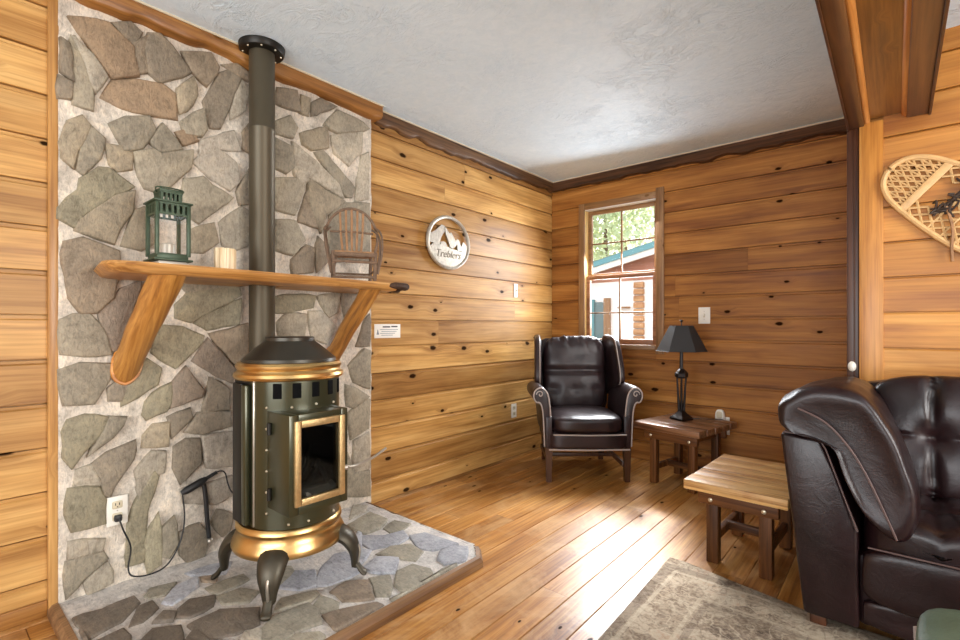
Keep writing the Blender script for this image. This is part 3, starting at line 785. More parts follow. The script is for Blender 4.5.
def crown(name, mat, s0, s1, axis, lo, hi, hgt, amp, seed, freq=9.0):
    """live-edge board under the ceiling: wavy lower edge"""
    n = int((s1-s0)/.02)
    low = []
    for i in range(n+1):
        s = s0+(s1-s0)*i/n
        w = noise.noise(Vector((s*freq, seed, 0)))*amp+noise.noise(Vector((s*freq*2.6, seed, 4)))*amp*.45
        low.append((s, H-hgt+w))
    rings = []
    for s, z in low:
        sec = [(lo, H), (hi, H), (hi, z+.012), (hi-.010, z), (lo, z-.004)]
        rings.append([((a, s, c) if axis == 'y' else (s, a, c)) for a, c in sec])
    b = MB().loft(rings)
    return struct(b.build(name, mat, angle=50))
crown('trim_7', M['crown_light'], .30, 1.875, 'y', .0, .088, .074, .030, 2.2, 5.0)
crown('trim_8', M['crown_dark'], 1.876, D, 'y', .0, .03, .086, .018, 5.5, 9)
crown('trim_9', M['crown_dark_x'], .0, XR, 'x', D, D-.03, .086, .018, 9.1, 7)
# pale line where ceiling meets the crown
b = MB().box(.0, Y0, H-.008, .094, 1.88, H); b.box(0, 1.88, H-.008, .036, D, H); b.box(0, D-.036, H-.008, XR, D, H)
struct(b.build('trim_10', M['cream'], smooth=False))

# ceiling beam along y
bt = thing('ceiling_beam', 'boxed pine ceiling beam with rounded mouldings running to the right wall', 'beam', (2.43, 1.2, 2.07))
def bb_(x0, x1, z0, z1, bev): return MB().box(x0-2.43, Y0-1.2, z0-2.07, x1-2.43, YR-1.2, z1-2.07, bev)
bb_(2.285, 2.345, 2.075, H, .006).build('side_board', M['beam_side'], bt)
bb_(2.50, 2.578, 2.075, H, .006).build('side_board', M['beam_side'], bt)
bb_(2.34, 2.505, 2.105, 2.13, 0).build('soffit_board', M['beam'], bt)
for xx in (2.352, 2.497):
    MB().tube([(xx-2.43, Y0-1.2, .03), (xx-2.43, YR-1.2, .03)], .016, 14).build('quarter_round', M['round'], bt)
bb_(2.279, 2.287, 2.068, H, .002).build('edge_strip', M['post_dark'], bt)
bb_(2.576, 2.586, 2.068, H, .002).build('edge_strip', M['post_dark'], bt)

# ---------------------------------------------------------------- window
win = bpy.data.objects.new('window_1', None); COL.objects.link(win); win.location = (.665, D, 1.54); struct(win)
def W(x0, y0, z0, x1, y1, z1, bev=.003): return MB().box(x0-.665, y0-D, z0-1.54, x1-.665, y1-D, z1-1.54, bev)
W(.288, D-.014, .875, .345, D+.01, 2.19).build('casing', M['casing'], win)
W(.985, D-.014, .875, 1.05, D+.01, 2.215).build('casing', M['casing'], win)
W(.345, D-.012, 2.135, .985, D+.01, 2.19).build('head_casing', M['casing_x'], win)
W(.345, D-.022, .905, .985, D+.11, .945).build('sill', M['casing_x'], win)
W(.336, D, .945, .348, D+.11, 2.135).build('jamb', M['jamb'], win)
W(.983, D, .945, .995, D+.11, 2.135).build('jamb', M['jamb'], win)
W(.345, D, 2.128, .985, D+.11, 2.14).build('head_jamb', M['fascia_white'], win)
def sash(z0, z1, y, zm, mat):
    s = MB()
    for q in ((.348, z0, .383, z1), (.948, z0, .983, z1), (.383, z0, .948, z0+.045), (.383, z1-.035, .948, z1)):
        s.box(q[0]-.665, y-D, q[1]-1.54, q[2]-.665, y+.03-D, q[3]-1.54, .003)
    o = s.build('sash', mat, win)
    m_ = MB().box(.655-.665, y+.004-D, z0+.03-1.54, .667-.665, y+.022-D, z1-.03-1.54, .002)
    m_.box(.383-.665, y+.004-D, zm-.006-1.54, .948-.665, y+.022-D, zm+.006-1.54, .002)
    m_.build('muntin', M['casing'], o)
    g = MB().box(.383-.665, y+.012-D, z0+.04-1.54, .948-.665, y+.016-D, z1-.03-1.54)
    g.build('pane', M['glass'], o, smooth=False)
sash(1.52, 2.128, D+.055, 1.83, M['casing_x'])
sash(.945, 1.545, D+.02, 1.215, M['sash'])

# ---------------------------------------------------------------- outdoors
o = MB().box(-25, D+.2, -.5, 25, 40, -.3).build('ground', M['ground'], smooth=False); struct(o)
HY = 8.5
hs = thing('neighbouring_house', 'neighbouring cabin with blue-green roof edge and pinkish board gable beyond the window', 'house', (-1.4, HY, -.3))
def HB(x0, y0, z0, x1, y1, z1, bev=0): return MB().box(x0+1.4, y0-HY, z0+.3, x1+1.4, y1-HY, z1+.3, bev)
HB(-3.2, HY, -.3, 2.4, HY+4, 1.93).build('lower_wall', M['painted'], hs, smooth=False)
g = MB().prism([(-3.2+1.4, 1.915+.3), (2.4+1.4, 1.93+.3), (2.4+1.4, 3.15+.3), (-3.2+1.4, 1.93+.3)], 'y', -.02, 4.0)
g.build('gable', M['siding'], hs, smooth=False)
def slope(z, w, y0, y1):  # sloped strip following the roof rake
    k = (2.483-2.21)/(1.966-.735)
    P = [(-3.5, 0), (2.7, 0)]
    f = lambda x: z+k*(x+1.966)
    return MB().prism([(-3.5+1.4, f(-3.5)+.3), (2.7+1.4, f(2.7)+.3), (2.7+1.4, f(2.7)+w+.3), (-3.5+1.4, f(-3.5)+w+.3)], 'y', y0, y1)
slope(2.03, .10, -.32, -.26).build('white_fascia', M['fascia_white'], hs, smooth=False)
slope(2.13, .09, -.36, -.26).build('roof_edge', M['teal'], hs, smooth=False)
slope(2.19, .06, -.30, 4.2).build('roof', M['roof'], hs, smooth=False)
HB(-2.0, HY-.06, .1, -1.9, HY, 1.60).build('door_frame', M['teal'], hs)
HB(-1.70, HY-.06, .1, -1.58, HY, 1.62).build('door_frame', M['casing'], hs)
HB(-1.9, HY-.03, .1, -1.70, HY, 1.55).build('door_pane', M['roof'], hs)
b = MB()
for k in range(15): b.box(-1.13+1.4, -.06, .1+k*.12+.3, -.94+1.4, .02, .205+k*.12+.3, .02)
b.build('log_corner', M['siding_log'], hs)
HB(-1.4, HY-.12, 1.42, -1.2, HY, 1.45, .005).build('lamp_arm', M['casing'], hs)

def tree(name, loc, h, r, mat, label, seed):
    t = thing(name, label, 'tree', loc, 0, 'trees behind the neighbouring house')
    MB().tube([(0, 0, 0), (.05, 0, h*.35), (0, .05, h*.8)], [.16, .12, .05], 8).build('trunk', M['trunk'], t)
    rg = random.Random(seed); b = bmesh.new()
    cl = [(Vector((rg.gauss(0, r*.45), rg.gauss(0, r*.45), h*(.35+.65*rg.random()))), r*(.25+.3*rg.random())) for _ in range(36)]
    for c, cr in cl:
        for _ in range(75):
            d = Vector((rg.gauss(0, 1), rg.gauss(0, 1), rg.gauss(0, 1))).normalized()*cr*rg.random()**.4
            p = c+d; s = .05+.07*rg.random()
            a = Vector((rg.gauss(0, 1), rg.gauss(0, 1), rg.gauss(0, 1))).normalized(); q = a.orthogonal().normalized()*s*.6; a = a*s
            b.faces.new([b.verts.new(p+v) for v in (a, q, -a, -q)])
    me = bpy.data.meshes.new('foliage'); b.to_mesh(me); b.free(); me.materials.append(mat)
    f = bpy.data.objects.new('foliage', me); COL.objects.link(f); f.parent = t
tree('broadleaf_tree', (-4.5, 14.2, -.3), 6.0, 1.45, M['foliage'], 'green leafy tree behind the cabin roof, seen in the left window panes', 1)
tree('broadleaf_tree', (-6.4, 20.0, -.3), 7.4, 2.0, M['foliage_pale'], 'pale green leafy tree far behind the cabin roof, the farthest of the trees', 2)
tree('broadleaf_tree', (3.4, 16.5, -.3), 6.0, 1.6, M['foliage'], 'leafy tree behind the high end of the cabin roof', 3)

def part(b, name, mat, root, parent=None, **kw):
    """build in world axes, then shift to the thing's base"""
    o = b.build(name, mat, parent or root, **kw)
    o.data.transform(Matrix.Translation(-Vector(root.location)))
    return o

# ---------------------------------------------------------------- stove
SX, SY = .53, 1.04
ST = thing('pellet_stove', 'green-grey enamelled pellet stove with gold rings and four cast legs on the stone hearth', 'stove', (SX, SY, HZ+.006))
def R_(r, z): return (r, z)
c0 = (SX, SY, 0)
b = MB().lathe([(.12, .212), (.208, .212), (.219, .216), (.223, .226), (.221, .24), (.210, .262), (.200, .284), (.202, .292), (.208, .302), (.206, .314), (.198, .322), (.17, .322)], c0, 64)
part(b, 'base_ring', M['gold'], ST)
front = [(.05+.150*math.cos(a), .178*math.sin(a)) for a in [(-PI/2+PI*k/40) for k in range(41)]]
rear = [(-.085, .188), (-.18, .11), (-.18, -.11), (-.085, -.188)]
def shp(pts, k=1.0): return [(SX+x*k, SY+y*k) for x, y in pts]
part(MB().prism(shp(front+[(-.02, .178), (-.02, -.178)]), 'z', .325, .892), 'body', M['enamel'], ST, angle=30)
part(MB().prism(shp([(.052, .172), (-.02, .185)]+rear+[(-.02, -.185), (.052, -.172)]), 'z', .325, .885), 'hopper_case', M['black_panel'], ST, angle=30)
for s in (-1, 1):
    y = SY+s*.187
    ya, yb = sorted((y, y+s*.012))
    part(MB().box(SX-.082, ya, .33, SX-.008, yb, .875, .002), 'side_shield', M['black_panel'], ST)
    ya, yb = sorted((y-s*.006, y+s*.016))
    part(MB().box(SX+.0, ya, .33, SX+.034, yb, .872, .006), 'side_strip', M['enamel'], ST)
    part(MB().box(SX+.056, min(y-s*.018, y-s*.004), .33, SX+.062, max(y-s*.018, y-s*.004), .885, .001), 'edge_bead', M['steel'], ST)
# vent slots, cut dark into the upper band
for a in (-48, -24, 0, 24, 48):
    ar = math.radians(a); p = Vector((SX+.05+.150*math.cos(ar), SY+.178*math.sin(ar), .852))
    n = Vector((math.cos(ar)/.150, math.sin(ar)/.178, 0)).normalized()
    m = Matrix.Translation(p) @ Matrix.Rotation(math.atan2(n.y, n.x), 4, 'Z')
    w = .017
    part(MB().box(-.02, -w, -.03, .0015, w, .03, .004, m), 'vent_slot', M['firebox'], ST)
for a, zs in ((-62, [.79, .71, .63, .55, .47, .39]), (62, [.79, .71, .63, .55, .47, .39]), (-30, [.79]), (0, [.795]), (30, [.79]), (-34, [.345]), (-10, [.345]), (30, [.345])):
    ar = math.radians(a)
    for z in zs:
        part(MB().sphere((SX+.05+.152*math.cos(ar), SY+.180*math.sin(ar), z), .0055, 8), 'rivet', M['rivet'], ST)
part(MB().lathe([(.15, .884), (.198, .886), (.211, .891), (.216, .901), (.213, .912), (.203, .918), (.200, .926), (.206, .934), (.207, .944), (.200, .954), (.18, .957)], c0, 64), 'top_ring', M['gold'], ST)
part(MB().lathe([(.186, .955), (.184, .968), (.174, .976), (.140, 1.006), (.102, 1.036), (.098, 1.039), (.098, 1.052), (.092, 1.056), (0, 1.056)], c0, 48), 'hat', M['hat'], ST)
# door: a box frame round the glass
DX0, DX1 = SX+.12, SX+.285
dy0, dy1, dz0, dz1 = SY-.157, SY+.088, .412, .778
b = MB()
for q in ((dy0, dz0, dy0+.036, dz1), (dy1-.03, dz0, dy1, dz1), (dy0+.036, dz0, dy1-.03, dz0+.036), (dy0+.036, dz1-.036, dy1-.03, dz1)):
    b.box(DX0, q[0], q[1], DX1, q[2], q[3], .004)
door = part(b, 'door', M['enamel'], ST)
b = MB()
fy0, fy1, fz0, fz1 = dy0+.017, dy1-.020, dz0+.034, dz1-.022
for q in ((fy0, fz0, fy0+.024, fz1), (fy1-.024, fz0, fy1, fz1), (fy0+.024, fz0, fy1-.024, fz0+.026), (fy0+.024, fz1-.026, fy1-.024, fz1)):
    b.box(DX1-.002, q[0], q[1], DX1+.014, q[2], q[3], .004)
part(b, 'gold_surround', M['gold_frame'], ST, door)
part(MB().box(DX1-.006, fy0+.02, fz0+.02, DX1-.002, fy1-.02, fz1-.02), 'door_glass', M['stove_glass'], ST, door, smooth=False)
for z in (.47, .715):
    part(MB().tube([(SX+.15, dy0-.006, z-.022), (SX+.15, dy0-.006, z+.022)], .009, 10), 'hinge', M['flange'], ST, door)
b = MB().tube(catmull([(DX1+.01, SY+.08, .548), (DX1+.022, SY+.115, .55), (DX1+.022, SY+.19, .562), (DX1+.02, SY+.262, .588)], 5), .0055, 10)
b.sphere((DX1+.012, SY+.075, .548), .011, 10)
part(b, 'door_handle', M['steel'], ST, door)
part(MB().box(SX+.215, dy0+.03, dz0+.03, SX+.227, dy1-.03, dz1-.03), 'firebox_back', M['firebox'], ST, smooth=False)
rg = random.Random(11)
b = MB().cushion((SX+.252, SY-.035, dz0+.06), (.05, .165, .055), 8, 4, wr=.012, ws=40)
part(b, 'ash_bed', M['ash'], ST)
for (ya, za, yb, zb, x, r) in ((-.07, .47, .05, .49, .238, .018), (-.04, .475, .02, .56, .25, .013), (.05, .47, -.01, .545, .246, .014), (-.06, .50, -.02, .62, .24, .010)):
    part(MB().tube([(SX+x, SY-.03+ya, za+.03), (SX+x, SY-.03+(ya+yb)/2+.008, (za+zb)/2+.03), (SX+x-.003, SY-.03+yb, zb+.03)], [r, r*1.15, r*.8], 9), 'fire_log', M['char'], ST)
for sx, sy in ((1, -1), (1, 1), (-1, 1), (-1, -1)):
    k = Vector((sx*.72, sy*.69, 0))
    pts = [(.20, .228), (.236, .205), (.262, .165), (.268, .125), (.268, .085), (.276, .05+HZ), (.300, .018+HZ), (.318, .008+HZ)]
    b = MB().tube(catmull([(SX+k.x*r, SY+k.y*r, z+.006) for r, z in pts], 4), [.056, .057, .057, .056, .054, .052, .050, .047, .044, .041, .038, .035, .032, .029, .027, .025, .023, .022, .021, .020, .019, .018, .018, .019, .020, .021, .021, .018, .012][:29], 12, flat=.55)
    lg = part(b, 'leg', M['iron'], ST)
    part(MB().tube(catmull([(SX+k.x*(r+.026), SY+k.y*(r+.026), z) for r, z in ((.245, .19), (.262, .16), (.258, .12), (.25, .09))], 4), .006, 8), 'leg_scroll', M['steel'], ST, lg)

# flue pipe against the chimney wall
FP = thing('flue_pipe', 'brown-grey metal flue pipe rising past the shelf from stove to ceiling', 'pipe', (.145, 1.105, .46))
part(MB().lathe([(0, .46), (.058, .46), (.058, 2.035), (.0595, 2.037), (.0595, 2.046), (.058, 2.048), (.058, 2.43)], (.145, 1.105, 0), 36), 'pipe', M['pipe'], FP, angle=60)
part(MB().lathe([(.06, 2.405), (.096, 2.408), (.100, 2.414), (.104, 2.438), (0, 2.438)], (.145, 1.105, 0), 36), 'ceiling_flange', M['flange'], FP)
for k in range(8):
    a = k*PI/4+.3
    part(MB().sphere((.145+.085*math.cos(a), 1.105+.083*math.sin(a), 2.406), .005, 8), 'screw', M['rivet'], FP)
part(MB().tube([(.15, 1.105, .53), (.345, 1.06, .53)], .045, 20), 'elbow', M['pipe'], FP)

# ---------------------------------------------------------------- mantel shelf, brackets and what stands on it
SHZ = 1.330
SH = thing('mantel_shelf', 'long live-edge pine mantel shelf fixed across the stone wall', 'shelf', (.05, 1.1, 1.285))
outl = catmull([(.055, .475), (.15, .462), (.27, .445), (.35, .44), (.405, .475), (.43, .60), (.436, .85), (.428, 1.15), (.42, 1.45), (.41, 1.66), (.385, 1.76), (.30, 1.79), (.18, 1.785), (.055, 1.78)], 4)
outl = [(p.x, p.y) for p in outl]+[(.055, 1.18), (.215, 1.18), (.215, 1.03), (.055, 1.03)]
b = bmesh.new()
def lvl(z, k): return [b.verts.new((.05+(x-.05)*(k if x > .22 else 1), 1.1+(y-1.1)*(k if abs(y-1.1) > .15 else 1), z+(.004*noise.noise(Vector((x*9, y*9, z*30))) if 1.289 < z < SHZ else 0))) for x, y in outl]
L4 = [lvl(1.289, .93), lvl(1.294, .965), lvl(1.318, 1.0), lvl(SHZ, .99)]
for p, q in zip(L4, L4[1:]):
    n = len(p)
    for i in range(n): b.faces.new((p[i], p[(i+1) % n], q[(i+1) % n], q[i]))
b.faces.new(L4[0][::-1]); b.faces.new(L4[-1])
part(MB().merge(b), 'slab', M['shelf'], SH, angle=45)
part(MB().tube([(.395, 1.665, 1.318), (.412, 1.70, 1.318), (.405, 1.75, 1.316), (.39, 1.79, 1.316), (.365, 1.815, 1.312)], [.008, .022, .025, .027, .012], 10, flat=.8).cushion((.30, 1.785, 1.308), (.14, .05, .036), 6, 3, wr=.012, ws=30), 'bark_end', M['bark'], SH)
for (y0, y1, r0, r1, lab, zb) in ((.592, .640, .050, .060, 'left', .978), (1.552, 1.590, .042, .050, 'right', .972)):
    p0, p1 = Vector((.085, y0, zb)), Vector((.345, y1, 1.289))
    root = thing('shelf_bracket', 'slanting peeled log bracket under the left end of the mantel shelf' if lab == 'left' else 'slanting peeled log bracket under the right end of the mantel shelf, above the stove', 'bracket', (p0.x, p0.y, p0.z), 0, 'log brackets under the shelf')
    d = (p1-p0)
    pts = [p0+d*t+Vector((noise.noise(Vector((t*3, y0, 2)))*.008, noise.noise(Vector((t*3, y0, 5)))*.008, 0)) for t in [k/10 for k in range(11)]]
    # foot cut to the wall, head cut level under the shelf
    rings = []
    up = Vector((0, 1, 0)); dn = d.normalized(); sd = dn.cross(up).normalized(); yv = sd.cross(dn)
    for i, p in enumerate(pts):
        r = r0+(r1-r0)*i/10
        ring = []
        for k in range(20):
            a = 2*PI*k/20
            rr = r*(1+.05*noise.noise(Vector((math.cos(a)*2, math.sin(a)*2, i*.5+y0))))
            q = p+sd*math.cos(a)*rr+yv*math.sin(a)*rr
            if i == 0: q -= dn*((q.x-.05)/dn.x)*1.0
            if i == 10: q += dn*((1.289-q.z)/dn.z)
            ring.append(q)
        rings.append(ring)
    part(MB().loft(rings), 'log', M['log'], root, angle=50)
    b = MB().tube([Vector((.052, 0, 0))+Vector((0, q.y, q.z)) for q in rings[0]], .007, 6, closed=True)
    part(b, 'sawn_edge', M['round'], root)

LX, LY = .285, .665
pb = tag(MB().box(LX-.045, LY-.05, SHZ-.001, LX+.055, LY+.05, SHZ+.020, .004).build('wooden_block', M['tin']), 'thin pale block under the green lantern', 'block')
LZ = SHZ+.021
LN = thing('candle_lantern', 'green metal candle lantern with glass sides on the mantel shelf', 'lantern', (LX, LY, LZ)); LN.scale = (.82, .82, .99)
hw = .066
part(MB().box(LX-hw-.016, LY-hw-.016, LZ, LX+hw+.016, LY+hw+.016, LZ+.008, .003).box(LX-hw, LY-hw, LZ+.008, LX+hw, LY+hw, LZ+.030, .003), 'base', M['lantern'], LN)
for sx in (-1, 1):
    for sy in (-1, 1):
        part(MB().box(LX+sx*hw-.008, LY+sy*hw-.008, LZ+.02, LX+sx*hw+.008, LY+sy*hw+.008, LZ+.225, .002), 'corner_post', M['lantern'], LN)
b = MB()
for a in range(4):
    m = Matrix.Translation((LX, LY, 0)) @ Matrix.Rotation(a*PI/2, 4, 'Z')
    b.box(hw-.004, -hw, LZ+.178, hw+.004, hw, LZ+.186, 0, m); b.box(hw-.004, -hw, LZ+.218, hw+.004, hw, LZ+.228, 0, m)
    for k in range(6): b.box(hw-.003, -hw+.011+k*.0235, LZ+.184, hw+.003, -hw+.022+k*.0235, LZ+.22, 0, m)
part(b, 'upper_grille', M['lantern'], LN)
part(MB().box(LX-hw-.016, LY-hw-.016, LZ+.226, LX+hw+.016, LY+hw+.016, LZ+.233, .002), 'roof_plate', M['lantern'], LN)
b = MB()
for a in range(4):
    m = Matrix.Translation((LX, LY, 0)) @ Matrix.Rotation(a*PI/2, 4, 'Z')
    for k in range(5): b.box(.042, -.044+k*.0185, LZ+.232, .047, -.034+k*.0185, LZ+.272, 0, m)
    b.box(.040, -.047, LZ+.232, .048, .047, LZ+.239, 0, m); b.box(.040, -.047, LZ+.266, .048, .047, LZ+.274, 0, m)
b.box(-.05+LX, LY-.05, LZ+.272, LX+.05, LY+.05, LZ+.282, .003)
part(b, 'vent_cap', M['lantern'], LN)
b = MB()
for a in range(4):
    m = Matrix.Translation((LX, LY, 0)) @ Matrix.Rotation(a*PI/2, 4, 'Z')
    b.box(hw-.002, -hw+.006, LZ+.03, hw, hw-.006, LZ+.18, 0, m)
part(b, 'glass', M['glass'], LN, smooth=False)
b = MB().lathe([(0, LZ+.03), (.03, LZ+.03), (.03, LZ+.07), (.026, LZ+.073), (0, LZ+.07)], (LX, LY, 0), 20)
part(b, 'candle_cup', M['tin'], LN)
b = MB().tube(catmull([(LX, LY-.05, LZ+.272), (LX+.03, LY-.052, LZ+.287), (LX+.03, LY+.052, LZ+.287), (LX, LY+.05, LZ+.272)], 4), .003, 6)
part(b, 'carry_handle', M['lantern'], LN)

cy, cxx = .885, .27
b = MB(); rings = []
for z, k in ((SHZ, .97), (SHZ+.004, 1), (SHZ+.098, 1), (SHZ+.102, .95)):
    rings.append([(cxx+k*(.041+.004*math.cos(9*a))*math.cos(a)*.8, cy+k*(.041+.004*math.cos(9*a))*math.sin(a), z) for a in [2*PI*j/108 for j in range(108)]])
b.loft(rings)
cn = thing('fluted_candle', 'small ribbed pale-tan candle between the lantern and the flue pipe', 'candle', (cxx, cy, SHZ))
part(b, 'wax', wood('fluted', (190, 138, 80), (214, 176, 124), (236, 216, 180), axis='z', knots=0, grain=2), cn)
part(MB().tube([(cxx, cy, SHZ+.1), (cxx, cy, SHZ+.108)], .002, 6), 'wick', M['cable'], cn)

# miniature twig chair on the shelf
TW = thing('twig_armchair', 'miniature bent-twig armchair with hooped back at the right end of the mantel shelf', 'chair ornament', (.255, 1.545, SHZ+.001), math.radians(-28)); TW.scale = (.86, .88, 1.05)
def tw(ptsl, r, name, mat='twig', seg=7):
    b = MB()
    for p in ptsl: b.tube(p, r, seg)
    return b.build(name, M[mat], TW)
# local: front = +x, width = y
hoop = [(-.075+.0*t, .158*math.sin(a), .235+.155*math.cos(a)) for t, a in [(0, math.radians(-118+236*k/28)) for k in range(29)]]
tw([hoop], .008, 'back_hoop', seg=8)
for s in (-1, 1):
    arm = catmull([(-.075, s*.138, .30), (-.02, s*.165, .27), (.045, s*.168, .215), (.085, s*.158, .135), (.08, s*.135, .04)], 6)
    tw([arm, [(p.x-.014, p.y-s*.012, p.z-.012) for p in arm]], .0065, 'arm_hoop')
for y in (-.066, -.033, .0, .033, .066):
    tw([[(-.062, y*.8, .14), (-.072, y, .26), (-.076, y*1.06, .235+math.sqrt(max(.001, .155**2-(y*1.06)**2))-.004)]], .0075, 'back_spindle', 'twig_seat')
tw([[(-.07, -.13, .265), (-.072, 0, .27), (-.07, .13, .265)]], .006, 'back_rail')
tw([[(x, -.115, .142), (x, .115, .142)] for x in (-.05, -.022, .006, .034, .062)], .0125, 'seat', 'twig_seat')
tw([[(.076, -.12, .135), (.076, .12, .135)]], .011, 'seat_rail')
for s in (-1, 1):
    tw([[(.075, s*.118, .008), (.072, s*.124, .15)]], .011, 'leg'); tw([[(-.075, s*.112, .008), (-.07, s*.118, .15)]], .011, 'leg')
    tw([[(.075, s*.12, .06), (-.075, s*.114, .055)]], .006, 'side_stretcher')
    tw([[(.09, s*.125, .03), (.06, s*.10, .13)]], .005, 'brace')
tw([[(.082, -.13, .10), (.084, .13, .098)]], .007, 'front_stretcher'); tw([[(.08, -.128, .022), (.08, .128, .024)]], .007, 'front_stretcher')
tw([[(-.075, -.12, .05), (-.075, .12, .05)]], .006, 'rear_stretcher')

# ---------------------------------------------------------------- wiring on the stone wall
def outlet(name, label, cat, face, kind='outlet', w=.072, h=.118):
    """face: matrix with +z out of the wall"""
    t = thing(name, label, cat); t.matrix_world = face
    b = MB().box(-w/2, -h/2, 0, w/2, h/2, .006, .003); b.build('cover_plate', M['white_plastic'], t)
    if kind == 'outlet':
        for s in (-1, 1):
            r = MB().box(-.017, s*.024-.015, .004, .017, s*.024+.015, .0085, .004).build('receptacle', M['cream'], t)
            MB().box(-.008, s*.024-.002, .008, -.005, s*.024+.008, .0092).box(.005, s*.024-.002, .008, .008, s*.024+.008, .0092).box(-.002, s*.024-.010, .008, .002, s*.024-.006, .0092).build('slot', M['slot'], r, smooth=False)
        MB().sphere((0, 0, .006), .003, 8, (1, 1, .4)).build('screw', M['steel'], t)
    else:
        MB().box(-.006, -.014, .004, .006, .014, .010, .002).build('toggle_surround', M['cream'], t)
        MB().box(-.004, -.004, .008, .004, .010, .020, .002).build('toggle', M['white_plastic'], t)
        for s in (-1, 1): MB().sphere((0, s*.03, .006), .003, 8, (1, 1, .4)).build('screw', M['steel'], t)
    return t
FX = lambda x, y, z: Matrix(((0, 0, 1, x), (1, 0, 0, y), (0, 1, 0, z), (0, 0, 0, 1)))      # on a wall facing +x
FY = lambda x, y, z: Matrix(((1, 0, 0, x), (0, 0, -1, y), (0, 1, 0, z), (0, 0, 0, 1)))     # on a wall facing -y
outlet('wall_outlet', 'white double outlet on the stone wall with a black plug in it', 'outlet', FX(.049, .553, .350))
outlet('wall_outlet', 'small white outlet low on the pine wall beside the wing chair', 'outlet', FX(.001, 3.325, .385))
outlet('light_switch', 'narrow white switch on the left pine wall near the corner', 'switch', FX(.001, 3.352, 1.40), 'switch', .05, .115)
outlet('light_switch', 'white switch plate to the right of the window', 'switch', FY(1.354, D-.001, 1.18), 'switch', .085, .125)
ol = outlet('wall_outlet', 'white outlet plate behind the lamp table, with a rounded plug-in on it', 'outlet', FY(1.492, D-.001, .362), 'outlet', .078, .13)
nl = thing('plug_in_night_light', 'rounded white plug-in light on the outlet behind the lamp table', 'night light', (1.472, D-.012, .415))
part(MB().cushion((1.472, D-.030, .415), (.066, .042, .135), 8, 3.2), 'housing', M['white_plastic'], nl)
part(MB().cushion((1.472, D-.052, .445), (.04, .008, .05), 5, 3), 'lens', M['cream'], nl)

cord = thing('power_cord', 'thin black power cord looping from the stone-wall outlet to its adaptor', 'cord', (.058, .553, .32))
pts = catmull([(.075, .553, .325), (.085, .566, .275), (.07, .595, .19), (.075, .585, .11), (.085, .60, .075), (.09, .66, .062), (.085, .72, .075), (.07, .768, .13), (.062, .792, .20), (.06, .797, .27), (.06, .79, .345), (.066, .788, .372)], 7)
part(MB().tube(pts, .0032, 8), 'cable', M['cable'], cord)
part(MB().box(.055, .540, .309, .078, .566, .335, .006), 'plug', M['cable'], cord)
ad = part(MB().tube([(.066, .782, .362), (.067, .80, .369), (.067, .865, .395), (.066, .885, .404)], [.010, .017, .017, .010], 10), 'adaptor', M['cable'], cord)
part(MB().tube(catmull([(.066, .885, .404), (.066, .935, .424), (.075, .962, .415), (.078, .975, .36), (.09, .99, .318), (.18, 1.0, .312), (.36, .96, .315)], 6), .0032, 8), 'stove_lead', M['cable'], cord)
part(MB().tube([(.066, .882, .403), (.066, .93, .422)], .0085, 8), 'connector', M['cable'], cord)
rod = thing('hanging_hose', 'short black hose hanging down the stone wall behind the stove', 'hose', (.06, .89, .10))
part(MB().tube(catmull([(.060, .877, .38), (.062, .885, .30), (.062, .89, .22), (.066, .897, .13)], 5), .0095, 10), 'hose', M['cable'], rod)
part(MB().sphere((.068, .90, .115), .014, 10), 'end_fitting', M['steel'], rod)

# ---------------------------------------------------------------- left wall: plaque and notice
PQ = thing('round_plaque', 'round pewter-coloured plaque with cut-out mountain peaks on the left pine wall', 'wall plaque', (.012, 2.52, 1.697))
RY, RZ = .222, .192
def pq(pts, lo, hi, bev=.0): return MB().prism([(y*RY, z*RZ) for y, z in pts], 'x', lo, hi, bev)
ringp = [(0, math.cos(2*PI*k/64), math.sin(2*PI*k/64)) for k in range(64)]
MB().tube([(.010, p[1]*RY*.94, p[2]*RZ*.94) for p in ringp], .013, 8, closed=True).build('rim', M['pewter'], PQ)
ch = [(.92*math.cos(a), .92*math.sin(a)) for a in [math.radians(-164+148*k/24) for k in range(25)]]
pq(ch+[(.55, -.27), (.1, -.20), (-.3, -.12), (-.7, -.10)], .002, .014).build('lower_panel', M['pewter'], PQ)
b = MB()
for poly in ([(-.90, -.08), (-.86, .22), (-.62, .36), (-.34, .62), (-.22, .60), (-.20, .40), (-.34, .20), (-.42, -.02), (-.40, -.12)],
             [(-.22, .60), (.02, .34), (.10, .40), (.30, .12), (.42, .20), (.60, -.08), (.58, -.25), (.40, -.25), (.38, -.02), (.26, -.14), (.16, -.20), (.06, -.16), (-.06, .10), (-.14, .30)],
             [(.60, -.08), (.66, .12), (.86, -.02), (.92, -.18), (.82, -.30), (.58, -.25)],
             [(-.42, -.02), (-.36, -.12), (-.10, -.14), (-.16, -.02), (-.24, .02)]):
    p = [(y*RY, z*RZ) for y, z in poly]
    b.prism(p, 'x', .004, .013)
b.build('mountain_peaks', M['pewter'], PQ, smooth=False)
cu = bpy.data.curves.new('lettering', 'FONT'); cu.body = 'Treblers'; cu.size = .074; cu.extrude = .0018; cu.align_x = 'CENTER'; cu.shear = .25
to = bpy.data.objects.new('tmp_text', cu); COL.objects.link(to)
bpy.context.view_layer.update()
me = bpy.data.meshes.new_from_object(to.evaluated_get(bpy.context.evaluated_depsgraph_get()))
bpy.data.objects.remove(to)
me.transform(Matrix(((0, 0, 1, .0145), (1, 0, 0, -.01), (0, 1, 0, -.108), (0, 0, 0, 1))))
me.name = 'lettering'; me.materials.clear(); me.materials.append(M['engraved'])
lt = bpy.data.objects.new('lettering', me); COL.objects.link(lt); lt.parent = PQ

